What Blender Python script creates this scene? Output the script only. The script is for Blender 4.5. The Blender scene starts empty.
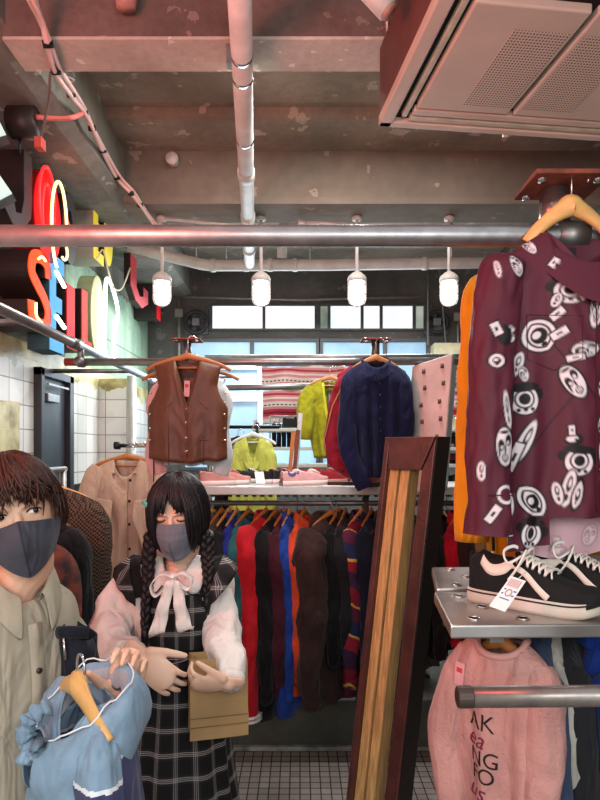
import bpy, bmesh, math, random
import numpy as np
from mathutils import Vector, Matrix, Euler, noise as mnoise

# ------------------------------------------------------------------ camera, world, lights, exposure
SC = bpy.context.scene
COL = SC.collection
F = 600.0
CAMZ = 1.7
cam_d = bpy.data.cameras.new('camera'); cam = bpy.data.objects.new('camera', cam_d); COL.objects.link(cam)
cam.location = (0, 0, CAMZ); cam.rotation_euler = (math.pi/2, 0, 0)
cam_d.sensor_fit = 'VERTICAL'; cam_d.sensor_height = 24.0; cam_d.lens = F/800*24.0
cam_d.shift_y = 50/800; cam_d.clip_start = .05
SC.camera = cam
SC.view_settings.view_transform = 'Standard'; SC.view_settings.look = 'None'
SC.view_settings.gamma = 1.0; SC.view_settings.use_curve_mapping = False
SC.view_settings.exposure = 0.3
SC.cycles.max_bounces = 6; SC.cycles.sample_clamp_indirect = 4.0
wd = bpy.data.worlds.new('world'); SC.world = wd; wd.use_nodes = True
bg = wd.node_tree.nodes['Background']; bg.inputs[0].default_value = (.93, .97, 1.0, 1); bg.inputs[1].default_value = .85

def area(name, loc, target, sx, sy, power, col):
    l = bpy.data.lights.new(name, 'AREA'); l.shape = 'RECTANGLE'; l.size = sx; l.size_y = sy; l.energy = power; l.color = col
    o = bpy.data.objects.new(name, l); COL.objects.link(o); o.location = loc
    d = Vector(target)-Vector(loc); o.rotation_euler = d.to_track_quat('-Z', 'Y').to_euler()
    return o
def bulb(name, loc, r, power, col):
    l = bpy.data.lights.new(name, 'POINT'); l.shadow_soft_size = r; l.energy = power; l.color = col
    o = bpy.data.objects.new(name, l); COL.objects.link(o); o.location = loc; return o
bulb('front_fill_light', (.45, -.75, 2.15), .35, 58, (1, .96, .92)); bulb('front_fill_light', (-.75, -.75, 2.15), .35, 44, (1, .96, .92))  # unseen fill lights, added behind the camera to brighten ceiling and room
area('shop_tube_light_middle', (.15, 2.75, 3.6), (.1, 2.85, 0), 1.6, .2, 60, (1, .97, .92))
area('shop_tube_light_rear', (.2, 5.2, 3.1), (.2, 5.0, 0), 2.4, .3, 85, (.95, .98, 1))
area('window_daylight', (.1, 6.15, 2.5), (.1, 2.0, 1.2), 2.4, 1.4, 50, (.85, .93, 1))
area('street_neon_red', (-1.05, .75, 2.35), (.3, 2.4, 3.3), .5, .5, 25, (1, .16, .13))

# ------------------------------------------------------------------ helpers
def lin(h):
    h = h.lstrip('#'); c = [int(h[i:i+2], 16)/255 for i in (0, 2, 4)]
    return tuple((x/12.92 if x <= .04045 else ((x+.055)/1.055)**2.4) for x in c)
def P(px, py, d):
    return Vector(((px-300)*d/F, d, CAMZ-(py-450)*d/F))
def NZ(x, y=0., z=0.): return mnoise.noise(Vector((x, y, z)))

_m = {}
def mat(name, col, rough=.8, metal=0., n=.12, ns=14., col2=None, bump=.0, bs=250., em=0., emc=None, spec=.35, world=False, sheen=0., wrinkle=0., stretch=None):
    if name in _m: return _m[name]
    m = bpy.data.materials.new(name); m.use_nodes = True; nt = m.node_tree; b = nt.nodes['Principled BSDF']
    c = lin(col) if isinstance(col, str) else col
    c2 = (lin(col2) if isinstance(col2, str) else col2) if col2 else tuple(x*(1-n*2.2) for x in c)
    if world: src = nt.nodes.new('ShaderNodeNewGeometry').outputs['Position']
    else: src = nt.nodes.new('ShaderNodeTexCoord').outputs['Object']
    if stretch:
        mp = nt.nodes.new('ShaderNodeMapping'); mp.inputs['Scale'].default_value = stretch
        nt.links.new(src, mp.inputs[0]); src = mp.outputs[0]
    if n > 0 or col2:
        t = nt.nodes.new('ShaderNodeTexNoise'); t.inputs['Scale'].default_value = ns; t.inputs['Detail'].default_value = 6
        nt.links.new(src, t.inputs['Vector'])
        r = nt.nodes.new('ShaderNodeValToRGB'); r.color_ramp.elements[0].position = .35; r.color_ramp.elements[1].position = .68
        r.color_ramp.elements[0].color = (*c2, 1); r.color_ramp.elements[1].color = (*c, 1)
        nt.links.new(t.outputs[0], r.inputs[0]); nt.links.new(r.outputs[0], b.inputs['Base Color'])
    else: b.inputs['Base Color'].default_value = (*c, 1)
    b.inputs['Roughness'].default_value = rough; b.inputs['Metallic'].default_value = metal
    b.inputs['Specular IOR Level'].default_value = spec
    if sheen: b.inputs['Sheen Weight'].default_value = sheen
    if bump:
        t2 = nt.nodes.new('ShaderNodeTexNoise'); t2.inputs['Scale'].default_value = bs; t2.inputs['Detail'].default_value = 4
        nt.links.new(src, t2.inputs['Vector'])
        bp = nt.nodes.new('ShaderNodeBump'); bp.inputs['Strength'].default_value = bump; bp.inputs['Distance'].default_value = .01
        nt.links.new(t2.outputs[0], bp.inputs['Height']); nt.links.new(bp.outputs[0], b.inputs['Normal'])
        if wrinkle:                                  # soft hanging folds of cloth
            mp2 = nt.nodes.new('ShaderNodeMapping'); mp2.inputs['Scale'].default_value = (1, 1, .38); nt.links.new(src, mp2.inputs[0])
            t3 = nt.nodes.new('ShaderNodeTexNoise'); t3.inputs['Scale'].default_value = 15; t3.inputs['Detail'].default_value = 2; t3.inputs['Distortion'].default_value = .8
            nt.links.new(mp2.outputs[0], t3.inputs['Vector']); bp2 = nt.nodes.new('ShaderNodeBump'); bp2.inputs['Strength'].default_value = wrinkle; bp2.inputs['Distance'].default_value = .05
            nt.links.new(t3.outputs[0], bp2.inputs['Height']); nt.links.new(bp2.outputs[0], bp.inputs['Normal'])
    if em:
        b.inputs['Emission Color'].default_value = (*(lin(emc) if isinstance(emc, str) else (emc or c)), 1); b.inputs['Emission Strength'].default_value = em
    _m[name] = m
    return m
def fab(name, col, n=.1, ns=9., rough=.92, **k): return mat(name, col, rough=rough, n=n, ns=ns, bump=k.pop('bump', .12), bs=k.pop('bs', 380.), spec=.15, sheen=.08, wrinkle=k.pop('wrinkle', .5), **k)

class NT:                                     # tiny node-expression helper
    def __init__(s, m): s.nt = m.node_tree; s.L = s.nt.links
    def n(s, t, **k):
        x = s.nt.nodes.new(t)
        for a, v in k.items(): setattr(x, a, v)
        return x
    def put(s, v, sock):
        if hasattr(v, 'links') or isinstance(v, bpy.types.NodeSocket): s.L.new(v, sock)
        else: sock.default_value = v
    def m(s, op, a, b=0., c=0.):
        x = s.n('ShaderNodeMath', operation=op)
        for i, v in enumerate((a, b, c)): s.put(v, x.inputs[i])
        return x.outputs[0]
    def mix(s, f, a, b):
        x = s.n('ShaderNodeMix', data_type='RGBA'); s.put(f, x.inputs[0]); s.put(a, x.inputs[6]); s.put(b, x.inputs[7]); return x.outputs[2]
    def noise(s, vec, sc, det=5):
        x = s.n('ShaderNodeTexNoise'); x.inputs['Scale'].default_value = sc; x.inputs['Detail'].default_value = det
        if vec is not None: s.L.new(vec, x.inputs['Vector'])
        return x.outputs[0]
    def ramp(s, f, *stops):
        x = s.n('ShaderNodeValToRGB'); e = x.color_ramp.elements
        while len(e) < len(stops): e.new(.5)
        for i, (p, c) in enumerate(stops): e[i].position = p; e[i].color = (*c, 1) if len(c) == 3 else c
        s.L.new(f, x.inputs[0]); return x.outputs[0]
    def xyz(s, v):
        x = s.n('ShaderNodeSeparateXYZ'); s.L.new(v, x.inputs[0]); return x.outputs
    def bump(s, h, b, st=.3, dist=.01):
        x = s.n('ShaderNodeBump'); x.inputs['Strength'].default_value = st; x.inputs['Distance'].default_value = dist
        s.L.new(h, x.inputs['Height']); s.L.new(x.outputs[0], b.inputs['Normal'])
def newmat(name, rough=.8):
    m = bpy.data.materials.new(name); m.use_nodes = True; b = m.node_tree.nodes['Principled BSDF']; b.inputs['Roughness'].default_value = rough
    b.inputs['Specular IOR Level'].default_value = .3
    return m, NT(m), b
def g3(v): return (v, v, v)

def concrete(name, ca, cb, sc=1.6, bump=.5, rough=.9, streak=1.0):
    m, n, b = newmat(name, rough)
    pos = n.n('ShaderNodeNewGeometry').outputs['Position']
    mp = n.n('ShaderNodeMapping'); mp.inputs['Scale'].default_value = (1, 1, streak); n.L.new(pos, mp.inputs[0]); v = mp.outputs[0]
    big = n.noise(v, sc, 8); fine = n.noise(v, sc*14, 6)
    c = n.ramp(big, (.3, lin(cb)), (.5, tuple((x+y)/2 for x, y in zip(lin(ca), lin(cb)))), (.7, lin(ca)))
    c2 = n.mix(n.m('MULTIPLY', fine, .55), c, (*tuple(x*.45 for x in lin(cb)), 1))
    sp = n.m('GREATER_THAN', n.noise(v, sc*6, 3), .66)
    c3 = n.mix(n.m('MULTIPLY', sp, .35), c2, (*tuple(min(1, x*1.7) for x in lin(ca)), 1))
    n.L.new(c3, b.inputs['Base Color']); n.bump(n.m('ADD', big, n.m('MULTIPLY', fine, .6)), b, bump, .03)
    return m

class MB:
    def __init__(s): s.v = []; s.f = []; s.mi = []
    def add(s, vs, fs, mi=0):
        o = len(s.v); s.v += [tuple(x) for x in vs]; s.f += [tuple(i+o for i in f) for f in fs]; s.mi += [mi]*len(fs); return s
    def box(s, c, d, R=None, mi=0):
        vs = []
        for x in (-.5, .5):
            for y in (-.5, .5):
                for z in (-.5, .5):
                    p = Vector((x*d[0], y*d[1], z*d[2]))
                    if R is not None: p = R @ p
                    vs.append(p+Vector(c))
        return s.add(vs, [(0, 1, 3, 2), (4, 6, 7, 5), (0, 4, 5, 1), (2, 3, 7, 6), (0, 2, 6, 4), (1, 5, 7, 3)], mi)
    def box2(s, a, b, mi=0):
        return s.box([(x+y)/2 for x, y in zip(a, b)], [abs(x-y) for x, y in zip(a, b)], mi=mi)
    def tube(s, pts, r, n=12, flat=1., up=None, cap=True, wr=0., seed=0., wf=9., mi=0, dome=False, close=False):
        pts = [Vector(p) for p in pts]; k = len(pts)
        rr = [r]*k if isinstance(r, (int, float)) else list(r)
        T = []
        for i in range(k):
            a = pts[(i-1) % k] if close else pts[max(0, i-1)]; b = pts[(i+1) % k] if close else pts[min(k-1, i+1)]
            t = (b-a); T.append(t.normalized() if t.length > 1e-9 else Vector((0, 0, 1)))
        u = Vector(up) if up else (Vector((0, 0, 1)) if abs(T[0].z) < .9 else Vector((1, 0, 0)))
        rings = []
        ns_pts = list(zip(pts, T, rr))
        if dome and not close:
            p0, t0, r0 = ns_pts[0]; p1, t1, r1 = ns_pts[-1]; pre = []; post = []
            for a in (80, 55, 28):
                a = math.radians(a); pre.append((p0-t0*r0*math.sin(a)*.9, t0, r0*math.cos(a))); post.append((p1+t1*r1*math.sin(a)*.9, t1, r1*math.cos(a)))
            ns_pts = pre+ns_pts+post[::-1]
        L = 0.; prev = None
        for (p, t, q) in ns_pts:
            u = (u-t*u.dot(t)); u = u.normalized() if u.length > 1e-6 else t.orthogonal().normalized(); w = t.cross(u)
            if prev is not None: L += (p-prev).length
            prev = p; ring = []
            f2 = flat
            for j in range(n):
                a = 2*math.pi*j/n; q2 = q
                if wr: q2 = q*(1+wr*NZ(math.cos(a)*1.3+seed, math.sin(a)*1.3+seed*.7, L*wf)+wr*.6*NZ(math.cos(a)*2.5+seed, math.sin(a)*2.5, L*wf*2.3+5))
                ring.append(p+u*(math.cos(a)*q2)+w*(math.sin(a)*q2*f2))
            rings.append(ring)
        K = len(rings); vs = [x for rg in rings for x in rg]; fs = []
        for i in range(K if close else K-1):
            for j in range(n):
                fs.append((i*n+j, i*n+(j+1) % n, ((i+1) % K)*n+(j+1) % n, ((i+1) % K)*n+j))
        if cap and not close: fs.append(tuple(range(n-1, -1, -1))); fs.append(tuple((K-1)*n+j for j in range(n)))
        return s.add(vs, fs, mi)
    def lathe(s, prof, c=(0, 0, 0), n=20, R=None, mi=0, sx=1., sy=1.):
        vs = []; k = len(prof)
        for (r, z) in prof:
            for j in range(n):
                a = 2*math.pi*j/n; p = Vector((r*math.cos(a)*sx, r*math.sin(a)*sy, z))
                if R is not None: p = R @ p
                vs.append(p+Vector(c))
        fs = [(i*n+j, i*n+(j+1) % n, (i+1)*n+(j+1) % n, (i+1)*n+j) for i in range(k-1) for j in range(n)]
        if prof[0][0] > 1e-6: fs.append(tuple(range(n-1, -1, -1)))
        if prof[-1][0] > 1e-6: fs.append(tuple((k-1)*n+j for j in range(n)))
        return s.add(vs, fs, mi)
    def grid(s, G, mi=0, cu=False):
        a = len(G); b = len(G[0]); vs = [p for r in G for p in r]; fs = []
        for i in range(a if cu else a-1):
            for j in range(b-1):
                i2 = (i+1) % a; fs.append((i*b+j, i*b+j+1, i2*b+j+1, i2*b+j))
        return s.add(vs, fs, mi)
    def prism(s, poly, f0, f1, mi=0, side=None):
        n = len(poly); vs = [f0(*p) for p in poly]+[f1(*p) for p in poly]
        s.add(vs, [tuple(range(n)), tuple(range(2*n-1, n-1, -1))], mi)
        o = len(s.v)-2*n
        for i in range(n): s.f.append((o+i, o+n+i, o+n+(i+1) % n, o+(i+1) % n)); s.mi.append(mi if side is None else side)
        return s
    def sphere(s, c, r, n=16, m=10, R=None, mi=0):
        r = (r, r, r) if isinstance(r, (int, float)) else r; vs = []; fs = []
        for i in range(m+1):
            for j in range(n):
                a = math.pi*i/m; b = 2*math.pi*j/n; p = Vector((r[0]*math.sin(a)*math.cos(b), r[1]*math.sin(a)*math.sin(b), r[2]*math.cos(a)))
                if R is not None: p = R @ p
                vs.append(p+Vector(c))
        for i in range(m):
            for j in range(n): fs.append((i*n+j, (i+1)*n+j, (i+1)*n+(j+1) % n, i*n+(j+1) % n))
        return s.add(vs, fs, mi)
    def build(s, name, m, parent=None, smooth=True, bevel=0., weld=0., sub=0, solid=0., off=None, kind=None, attr=None, fmat=None):
        me = bpy.data.meshes.new(name)
        vs = s.v if off is None else [(x-off[0], y-off[1], z-off[2]) for x, y, z in s.v]
        me.from_pydata(vs, [], s.f)
        for q in (m if isinstance(m, (list, tuple)) else [m]): me.materials.append(q)
        me.polygons.foreach_set('material_index', s.mi)
        if weld:
            b = bmesh.new(); b.from_mesh(me); bmesh.ops.remove_doubles(b, verts=b.verts, dist=weld); b.to_mesh(me); b.free()
        if not weld or True:
            b = bmesh.new(); b.from_mesh(me); bmesh.ops.recalc_face_normals(b, faces=b.faces); b.to_mesh(me); b.free()
        if fmat:
            for p in me.polygons: p.material_index = fmat(p.center)
        if smooth: me.polygons.foreach_set('use_smooth', [True]*len(me.polygons))
        if attr:
            ca = me.color_attributes.new('print', 'FLOAT_COLOR', 'POINT'); co = np.empty(len(me.vertices)*3); me.vertices.foreach_get('co', co)
            ca.data.foreach_set('color', attr(co.reshape(-1, 3)).astype(np.float32).ravel())
        o = bpy.data.objects.new(name, me); COL.objects.link(o)
        if parent: o.parent = parent
        if bevel:
            q = o.modifiers.new('bevel', 'BEVEL'); q.width = bevel; q.segments = 2; q.limit_method = 'ANGLE'; q.angle_limit = .7
            if smooth: me.polygons.foreach_set('use_smooth', [False]*len(me.polygons))
        if solid: q = o.modifiers.new('solid', 'SOLIDIFY'); q.thickness = solid; q.offset = 0
        if sub: q = o.modifiers.new('sub', 'SUBSURF'); q.levels = sub; q.render_levels = sub
        if kind: o['kind'] = kind
        return o

def thing(name, label, cat, loc=(0, 0, 0), rz=0., group=None, rot=None):
    o = bpy.data.objects.new(name, None); COL.objects.link(o); o.location = loc
    o.rotation_euler = rot if rot else (0, 0, rz); o.empty_display_size = .05
    o['label'] = label; o['category'] = cat
    if group: o['group'] = group
    return o
def tag(o, label, cat, group=None, kind=None):
    o['label'] = label; o['category'] = cat
    if group: o['group'] = group
    if kind: o['kind'] = kind
    return o
def struct(name, mb, m, parent=None, smooth=False, **k):
    o = mb.build(name, m, parent, smooth=smooth, **k)
    if not parent: o['kind'] = 'structure'
    return o
def cr(pts, k=6):                              # Catmull-Rom through rows of numbers
    pts = [np.array(p, float) for p in pts]; out = []
    for i in range(len(pts)-1):
        a = pts[max(0, i-1)]; b = pts[i]; c = pts[i+1]; d = pts[min(len(pts)-1, i+2)]
        for j in range(k):
            t = j/k; out.append(.5*((2*b)+(c-a)*t+(2*a-5*b+4*c-d)*t*t+(3*b-a-3*c+d)*t**3))
    out.append(pts[-1]); return out
def lerp(tab, x):
    return float(np.interp(x, [a for a, _ in tab], [b for _, b in tab]))
def copy_tree(o, parent=None):
    c = o.copy(); COL.objects.link(c); c.parent = parent
    for ch in list(o.children): copy_tree(ch, c)
    return c
def text_mesh(body, size, shear=0.):           # letters as 2-D faces: list of (x, y) vertices and faces
    cu = bpy.data.curves.new('lettering', 'FONT'); cu.body = body; cu.size = size; cu.shear = shear; cu.resolution_u = 4
    o = bpy.data.objects.new('lettering', cu); COL.objects.link(o)
    me = bpy.data.meshes.new_from_object(o.evaluated_get(bpy.context.evaluated_depsgraph_get()))
    b = bmesh.new(); b.from_mesh(me); bmesh.ops.triangulate(b, faces=b.faces)
    bmesh.ops.subdivide_edges(b, edges=[e for e in b.edges if e.calc_length() > .03], cuts=2)
    b.to_mesh(me); b.free()
    v = [tuple(x.co) for x in me.vertices]; f = [tuple(p.vertices) for p in me.polygons]
    bpy.data.objects.remove(o); bpy.data.curves.remove(cu); bpy.data.meshes.remove(me)
    return v, f

# ------------------------------------------------------------------ shared materials
STEEL = mat('galvanised_steel', '#a3a5a6', .38, .85, n=.12, ns=22, bump=.04, bs=60)
STEEL_D = mat('dull_steel_pipe', '#8a8987', .42, .8, n=.18, ns=16)
CHROME = mat('chrome', '#d0d2d4', .18, 1., n=.03)
BLACK = mat('black_paint', '#141416', .45, n=.1)
WOODH = mat('hanger_wood', '#d9a25a', .42, n=.1, ns=10, stretch=(1, 6, 6))
WOODO = mat('orange_hanger_wood', '#b9733a', .45, n=.12, ns=10)
WHITE = mat('white_plastic', '#e9e8e4', .45, n=.03)
PIPEW = mat('white_painted_pipe', '#cfcac4', .5, n=.1, ns=9, bump=.1, bs=30)
CARD = mat('white_card', '#f0eeea', .7, n=.03)
SKIN = mat('skin', '#e3b99f', .5, n=.06, ns=9, col2='#d8a78b', spec=.3)

# ================================================================== THE SETTING
CONC = concrete('old_concrete', '#b3a797', '#7a7065', 1.4, .6)
CONC_W = concrete('board_marked_concrete', '#a3a094', '#67655c', 1.1, .5, streak=.5)
CONC_B = concrete('beam_concrete', '#938678', '#6b6056', .9, .25)
CONC_D = concrete('dark_wall_concrete', '#6f6d69', '#454441', 1.3, .35)
CONC_C = concrete('kerb_concrete', '#7f7c70', '#4a4940', 1.6, .4, rough=.65)

def tile_mat():
    m, n, b = newmat('wall_tiles', .3)
    pos = n.n('ShaderNodeNewGeometry').outputs['Position']; x = n.xyz(pos)
    cb = n.n('ShaderNodeCombineXYZ'); n.L.new(n.m('ADD', x[1], x[0]), cb.inputs[0]); n.L.new(x[2], cb.inputs[1])
    br = n.n('ShaderNodeTexBrick', offset=0.); n.L.new(cb.outputs[0], br.inputs['Vector'])
    br.inputs['Scale'].default_value = 1; br.inputs['Brick Width'].default_value = .17; br.inputs['Row Height'].default_value = .14
    br.inputs['Mortar Size'].default_value = .004; br.inputs['Mortar Smooth'].default_value = .3
    br.inputs['Color1'].default_value = (*lin('#e4e4df'), 1); br.inputs['Color2'].default_value = (*lin('#d6d7d1'), 1); br.inputs['Mortar'].default_value = (*lin('#8f8f88'), 1)
    st = n.noise(pos, 3., 6)
    tile = n.mix(n.m('MULTIPLY', n.m('GREATER_THAN', st, .6), .12), br.outputs[0], (*lin('#8d8a7c'), 1))
    pl = n.ramp(n.noise(pos, 7., 8), (.3, lin('#8f8252')), (.5, lin('#cfc592')), (.7, lin('#ddd6a8')))
    w = n.m('MULTIPLY', n.m('SUBTRACT', n.noise(pos, 5., 6), .5), .22)
    top = n.m('GREATER_THAN', n.m('ADD', x[2], w), 2.2)                       # torn strip along the top
    yy = n.m('SUBTRACT', 1., n.m('DIVIDE', n.m('ABSOLUTE', n.m('SUBTRACT', x[1], 3.08)), .36))
    zz = n.m('SUBTRACT', 1., n.m('DIVIDE', n.m('ABSOLUTE', n.m('SUBTRACT', x[2], 1.72)), .26))
    patch = n.m('GREATER_THAN', n.m('ADD', n.m('MINIMUM', yy, zz), w), .04)   # torn patch left of the door
    n.L.new(n.mix(n.m('MAXIMUM', top, patch), tile, pl), b.inputs['Base Color'])
    n.bump(n.m('MULTIPLY', br.outputs[1], -1.), b, .4, .004)
    return m
TILE = tile_mat()

def floor_mat():
    m, n, b = newmat('mosaic_floor', .22)
    pos = n.n('ShaderNodeNewGeometry').outputs['Position']
    br = n.n('ShaderNodeTexBrick', offset=0.); n.L.new(pos, br.inputs['Vector'])
    br.inputs['Scale'].default_value = 1; br.inputs['Brick Width'].default_value = .052; br.inputs['Row Height'].default_value = .052
    br.inputs['Mortar Size'].default_value = .0035; br.inputs['Mortar Smooth'].default_value = .2
    br.inputs['Color1'].default_value = (*lin('#a69a92'), 1); br.inputs['Color2'].default_value = (*lin('#93867e'), 1); br.inputs['Mortar'].default_value = (*lin('#3c3431'), 1)
    d = n.noise(pos, 4., 5)
    n.L.new(n.mix(n.m('MULTIPLY', d, .35), br.outputs[0], (*lin('#6e5a54'), 1)), b.inputs['Base Color'])
    n.bump(n.m('MULTIPLY', br.outputs[1], -1.), b, .5, .003)
    return m
YB = 6.3; XL = -1.6; XR = 1.95; ZC = 3.7; ZK = .275
struct('floor', MB().box2((XL-.15, -2.2, -.08), (XR+.15, 3.44, 0)), floor_mat())
struct('floor_platform', MB().box2((XL-.15, 3.42, -.08), (XR+.15, YB+.1, ZK)), CONC_C, bevel=.012)
struct('trim_kerb', MB().box2((XL, 3.385, 0), (XR, 3.42, .022)), mat('kerb_strip', '#b9b6ac', .5, n=.3, ns=12, world=True), bevel=.004)
struct('wall_left', MB().box2((XL-.15, -2.2, 0), (XL, YB, 2.33)), TILE)
def upper_mat():
    m, n, b = newmat('green_grey_concrete', .85)
    pos = n.n('ShaderNodeNewGeometry').outputs['Position']; x = n.xyz(pos)
    mp = n.n('ShaderNodeMapping'); mp.inputs['Scale'].default_value = (1, 1.6, .45); n.L.new(pos, mp.inputs[0])
    g = n.noise(mp.outputs[0], 2.6, 8); f = n.noise(pos, 24., 5)
    base = n.ramp(g, (.3, lin('#6d6a60')), (.55, lin('#989487')), (.75, lin('#b5b3a6')))
    green = n.ramp(g, (.3, lin('#86a88e')), (.55, lin('#a9c9ac')), (.75, lin('#c4d9c2')))
    k = n.m('MULTIPLY', n.m('GREATER_THAN', n.m('ADD', x[1], n.m('MULTIPLY', g, .5)), 4.35), n.m('LESS_THAN', n.m('ADD', x[2], n.m('MULTIPLY', f, .25)), 3.2))  # mint green tone over the rear, lower part of the wall, noisy edges
    line = n.m('LESS_THAN', n.m('ABSOLUTE', n.m('SUBTRACT', n.m('FRACT', n.m('MULTIPLY', x[2], 2.1)), .5)), .012)
    c = n.mix(n.m('MULTIPLY', f, .4), n.mix(k, base, green), (*lin('#4d4b44'), 1))
    n.L.new(n.mix(n.m('MULTIPLY', line, .6), c, (*lin('#3b3a35'), 1)), b.inputs['Base Color']); n.bump(n.m('ADD', g, f), b, .35, .02)
    return m
struct('wall_left_upper', MB().box2((XL-.15, -2.2, 2.33), (XL, YB, ZC)), upper_mat())
struct('wall_right', MB().box2((XR, -2.2, 0), (XR+.15, YB, ZC)), CONC_D)
struct('column_left', MB().box2((XL-.02, 4.78, ZK), (-1.37, 5.02, 2.27)), TILE)
struct('trim_dado', MB().box2((XL, 4.12, ZK), (XL+.025, 4.76, 1.46)), mat('black_tiles', '#1b1c1e', .25, n=.2, ns=6), bevel=.004)
struct('ceiling', MB().box2((XL-.15, 1.2, ZC), (XR+.15, YB+.1, ZC+.12)).box2((XL, 3.5, ZC-.07), (XR, YB, ZC)), CONC)
# beam along the left wall with a chamfered lower arris
pr = MB().prism([(-1.6, 3.3), (-1.2, 3.3), (-1.13, 3.335), (-1.13, ZC), (-1.6, ZC)], lambda x, z: (x, -1.2, z), lambda x, z: (x, YB, z))
struct('beam_left', pr, CONC_W)
struct('trim_soffit_light', MB().box2((-1.14, 2.298, 3.272), (XR, 2.492, 3.284)), concrete('lit_soffit_tone', '#dccfc4', '#b3a296', 2.5, .3))  # added paler strip: light on the beam's underside put into its colour
struct('beam_front', MB().box2((-1.14, 2.3, 3.283), (XR, 2.49, ZC)), concrete('plastered_beam', '#86716a', '#574842', 2.2, .35))
b2 = MB().box2((-1.14, 3.87, 3.28), (XR, 4.17, ZC)).box2((-1.14, 3.85, 3.28), (XR, 3.872, 3.325))
struct('beam_rear', b2, CONC_B)
# rear wall with its two window strips
def wz(y): return CAMZ-(y-450)*YB/F
def wx(px): return (px-300)*YB/F
zu0, zu1, zl0, zl1 = wz(331), wz(304), wz(470), wz(339)
xa, xb = wx(182), wx(428)
bw = MB()
bw.box2((XL, YB, 0), (XR, YB+.15, zl0)); bw.box2((XL, YB, zl0), (xa, YB+.15, ZC)); bw.box2((xb, YB, zl0), (XR, YB+.15, ZC))
bw.box2((xa, YB, zu1), (xb, YB+.15, ZC)); bw.box2((xa, YB, zl1), (xb, YB+.15, zu0))
bw.box2((xa, YB, zu0), (wx(211), YB+.15, zu1))
struct('wall_back', bw, CONC_D)
FRM = mat('window_frame_paint', '#4f5152', .5, .3, n=.08)
def pane(name, col, col2, e):
    m, n, b = newmat(name, .35)
    pos = n.n('ShaderNodeNewGeometry').outputs['Position']
    c = n.ramp(n.noise(pos, 2.3, 4), (.3, lin(col2)), (.7, lin(col)))
    n.L.new(c, b.inputs['Base Color']); n.L.new(c, b.inputs['Emission Color']); b.inputs['Emission Strength'].default_value = e
    return m
GW = pane('bright_frosted_glass', '#f4f8fa', '#cfdde2', .85); GB = pane('blue_frosted_glass', '#9fc0d6', '#789cb5', .45); GG = pane('greenery_behind_glass', '#c3cdc4', '#5e7060', .5)
def window(name, pxs, z0, z1, mats, fw=.022):
    f = MB(); X = [wx(p) for p in pxs]
    f.box2((X[0], YB-.03, z0), (X[-1], YB+.06, z0+fw)); f.box2((X[0], YB-.03, z1-fw), (X[-1], YB+.06, z1))
    for x in X: f.box2((x-fw*.7, YB-.025, z0+.002), (x+fw*.7, YB+.06, z1-.002))
    o = struct(name, f, FRM)
    for i in range(len(X)-1): MB().box2((X[i], YB+.01, z0), (X[i+1], YB+.03, z1)).build('pane', mats[i], o, smooth=False)
    return o
window('window_1', [211, 264, 316], zu0, zu1, [GW, GW]); window('window_2', [319, 329, 362, 381, 414, 425], zu0, zu1, [GG, GW, GW, GW, GG])
window('window_3', [183, 252, 318], zl0, zl1, [GB, GB], .03); window('window_4', [321, 385, 428], zl0, zl1, [GB, GB], .03)
bl = MB().box2((wx(430), YB-.2, wz(366)), (wx(472), YB-.01, wz(346))); struct('trim_box', bl, mat('cream_box', '#c9c4a0', .7, n=.1), bevel=.01)
# door in the left wall
dr = MB()
y0, y1, zt = 3.6, 4.12, 2.2
dr.box2((XL, y0, 0), (XL+.05, y0+.045, zt)); dr.box2((XL, y1-.07, 0), (XL+.05, y1, zt)); dr.box2((XL, y0, zt-.05), (XL+.05, y1, zt))
do = struct('door_1', dr, mat('black_door_frame', '#26292d', .35, n=.1), bevel=.004)
MB().box2((XL+.001, y0+.045, .0), (XL+.018, y1-.07, zt-.05)).build('door_panel', mat('scratched_black_door', '#34393f', .4, n=.35, ns=3.5, stretch=(1, 1, .4)), do, smooth=False)
MB().box2((XL+.018, 3.69, 2.0), (XL+.055, 3.86, 2.05)).build('door_closer', STEEL, do, smooth=False, bevel=.004)
MB().box2((XL+.05, 3.68, 2.1), (XL+.06, 4.0, 2.112)).build('closer_arm', STEEL, do, smooth=False)
MB().tube([(XL+.018, 4.0, 1.2), (XL+.06, 4.0, 1.2), (XL+.06, 3.9, 1.2)], .008).build('door_handle', CHROME, do)

# ================================================================== CEILING SERVICES
def lathe_y(mb, x, z, y0, y1, r, n=20): return mb.tube([(x, y0, z), (x, y1, z)], r, n)
pp = thing('drain_pipe', 'long white painted pipe running under the ceiling from the front towards the windows', 'pipe', (-.2, 2.0, 3.2))
A0, A1 = Vector((-.165, 1.5, 3.2)), Vector((-.405, 4.83, 3.2))
def on(t, off=(0, 0, 0)): return A0.lerp(A1, t)+Vector(off)-Vector((-.2, 2.0, 3.2))
MB().tube([on(0), on(1)], .041, 20).build('pipe', PIPEW, pp)
for t in (.53, .71, .9): MB().tube([on(t-.012), on(t+.012)], .047, 20).build('coupling', PIPEW, pp)
for t in (.235, .275, .42):
    MB().tube([on(t-.003), on(t+.003)], .0425, 20).build('clamp', CHROME, pp)
MB().box2((-.085, .32, -.005), (-.055, .36, .08)).build('bracket', STEEL, pp, smooth=False)
cp = thing('cross_pipe', 'white pipe running across below the rear ceiling above the windows, bent at its left end', 'pipe', (0, 4.9, 3.2))
pts = [P(p, y, d)-Vector((0, 4.9, 3.2)) for p, y, d in ((128, 246, 4.75), (160, 254, 4.8), (200, 264, 4.88), (212, 265.5, 4.9), (330, 265, 4.9), (430, 263.5, 4.9), (540, 262, 4.9))]
MB().tube(pts, .045, 18).build('pipe', PIPEW, cp)
for p, y in ((213, 265.5), (246, 265), (270, 265), (295, 265), (425, 263.5)):
    c = P(p, y, 4.9)-Vector((0, 4.9, 3.2)); MB().tube([c-Vector((.02, 0, 0)), c+Vector((.02, 0, 0))], .053, 18).build('coupling', PIPEW, cp)
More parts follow.
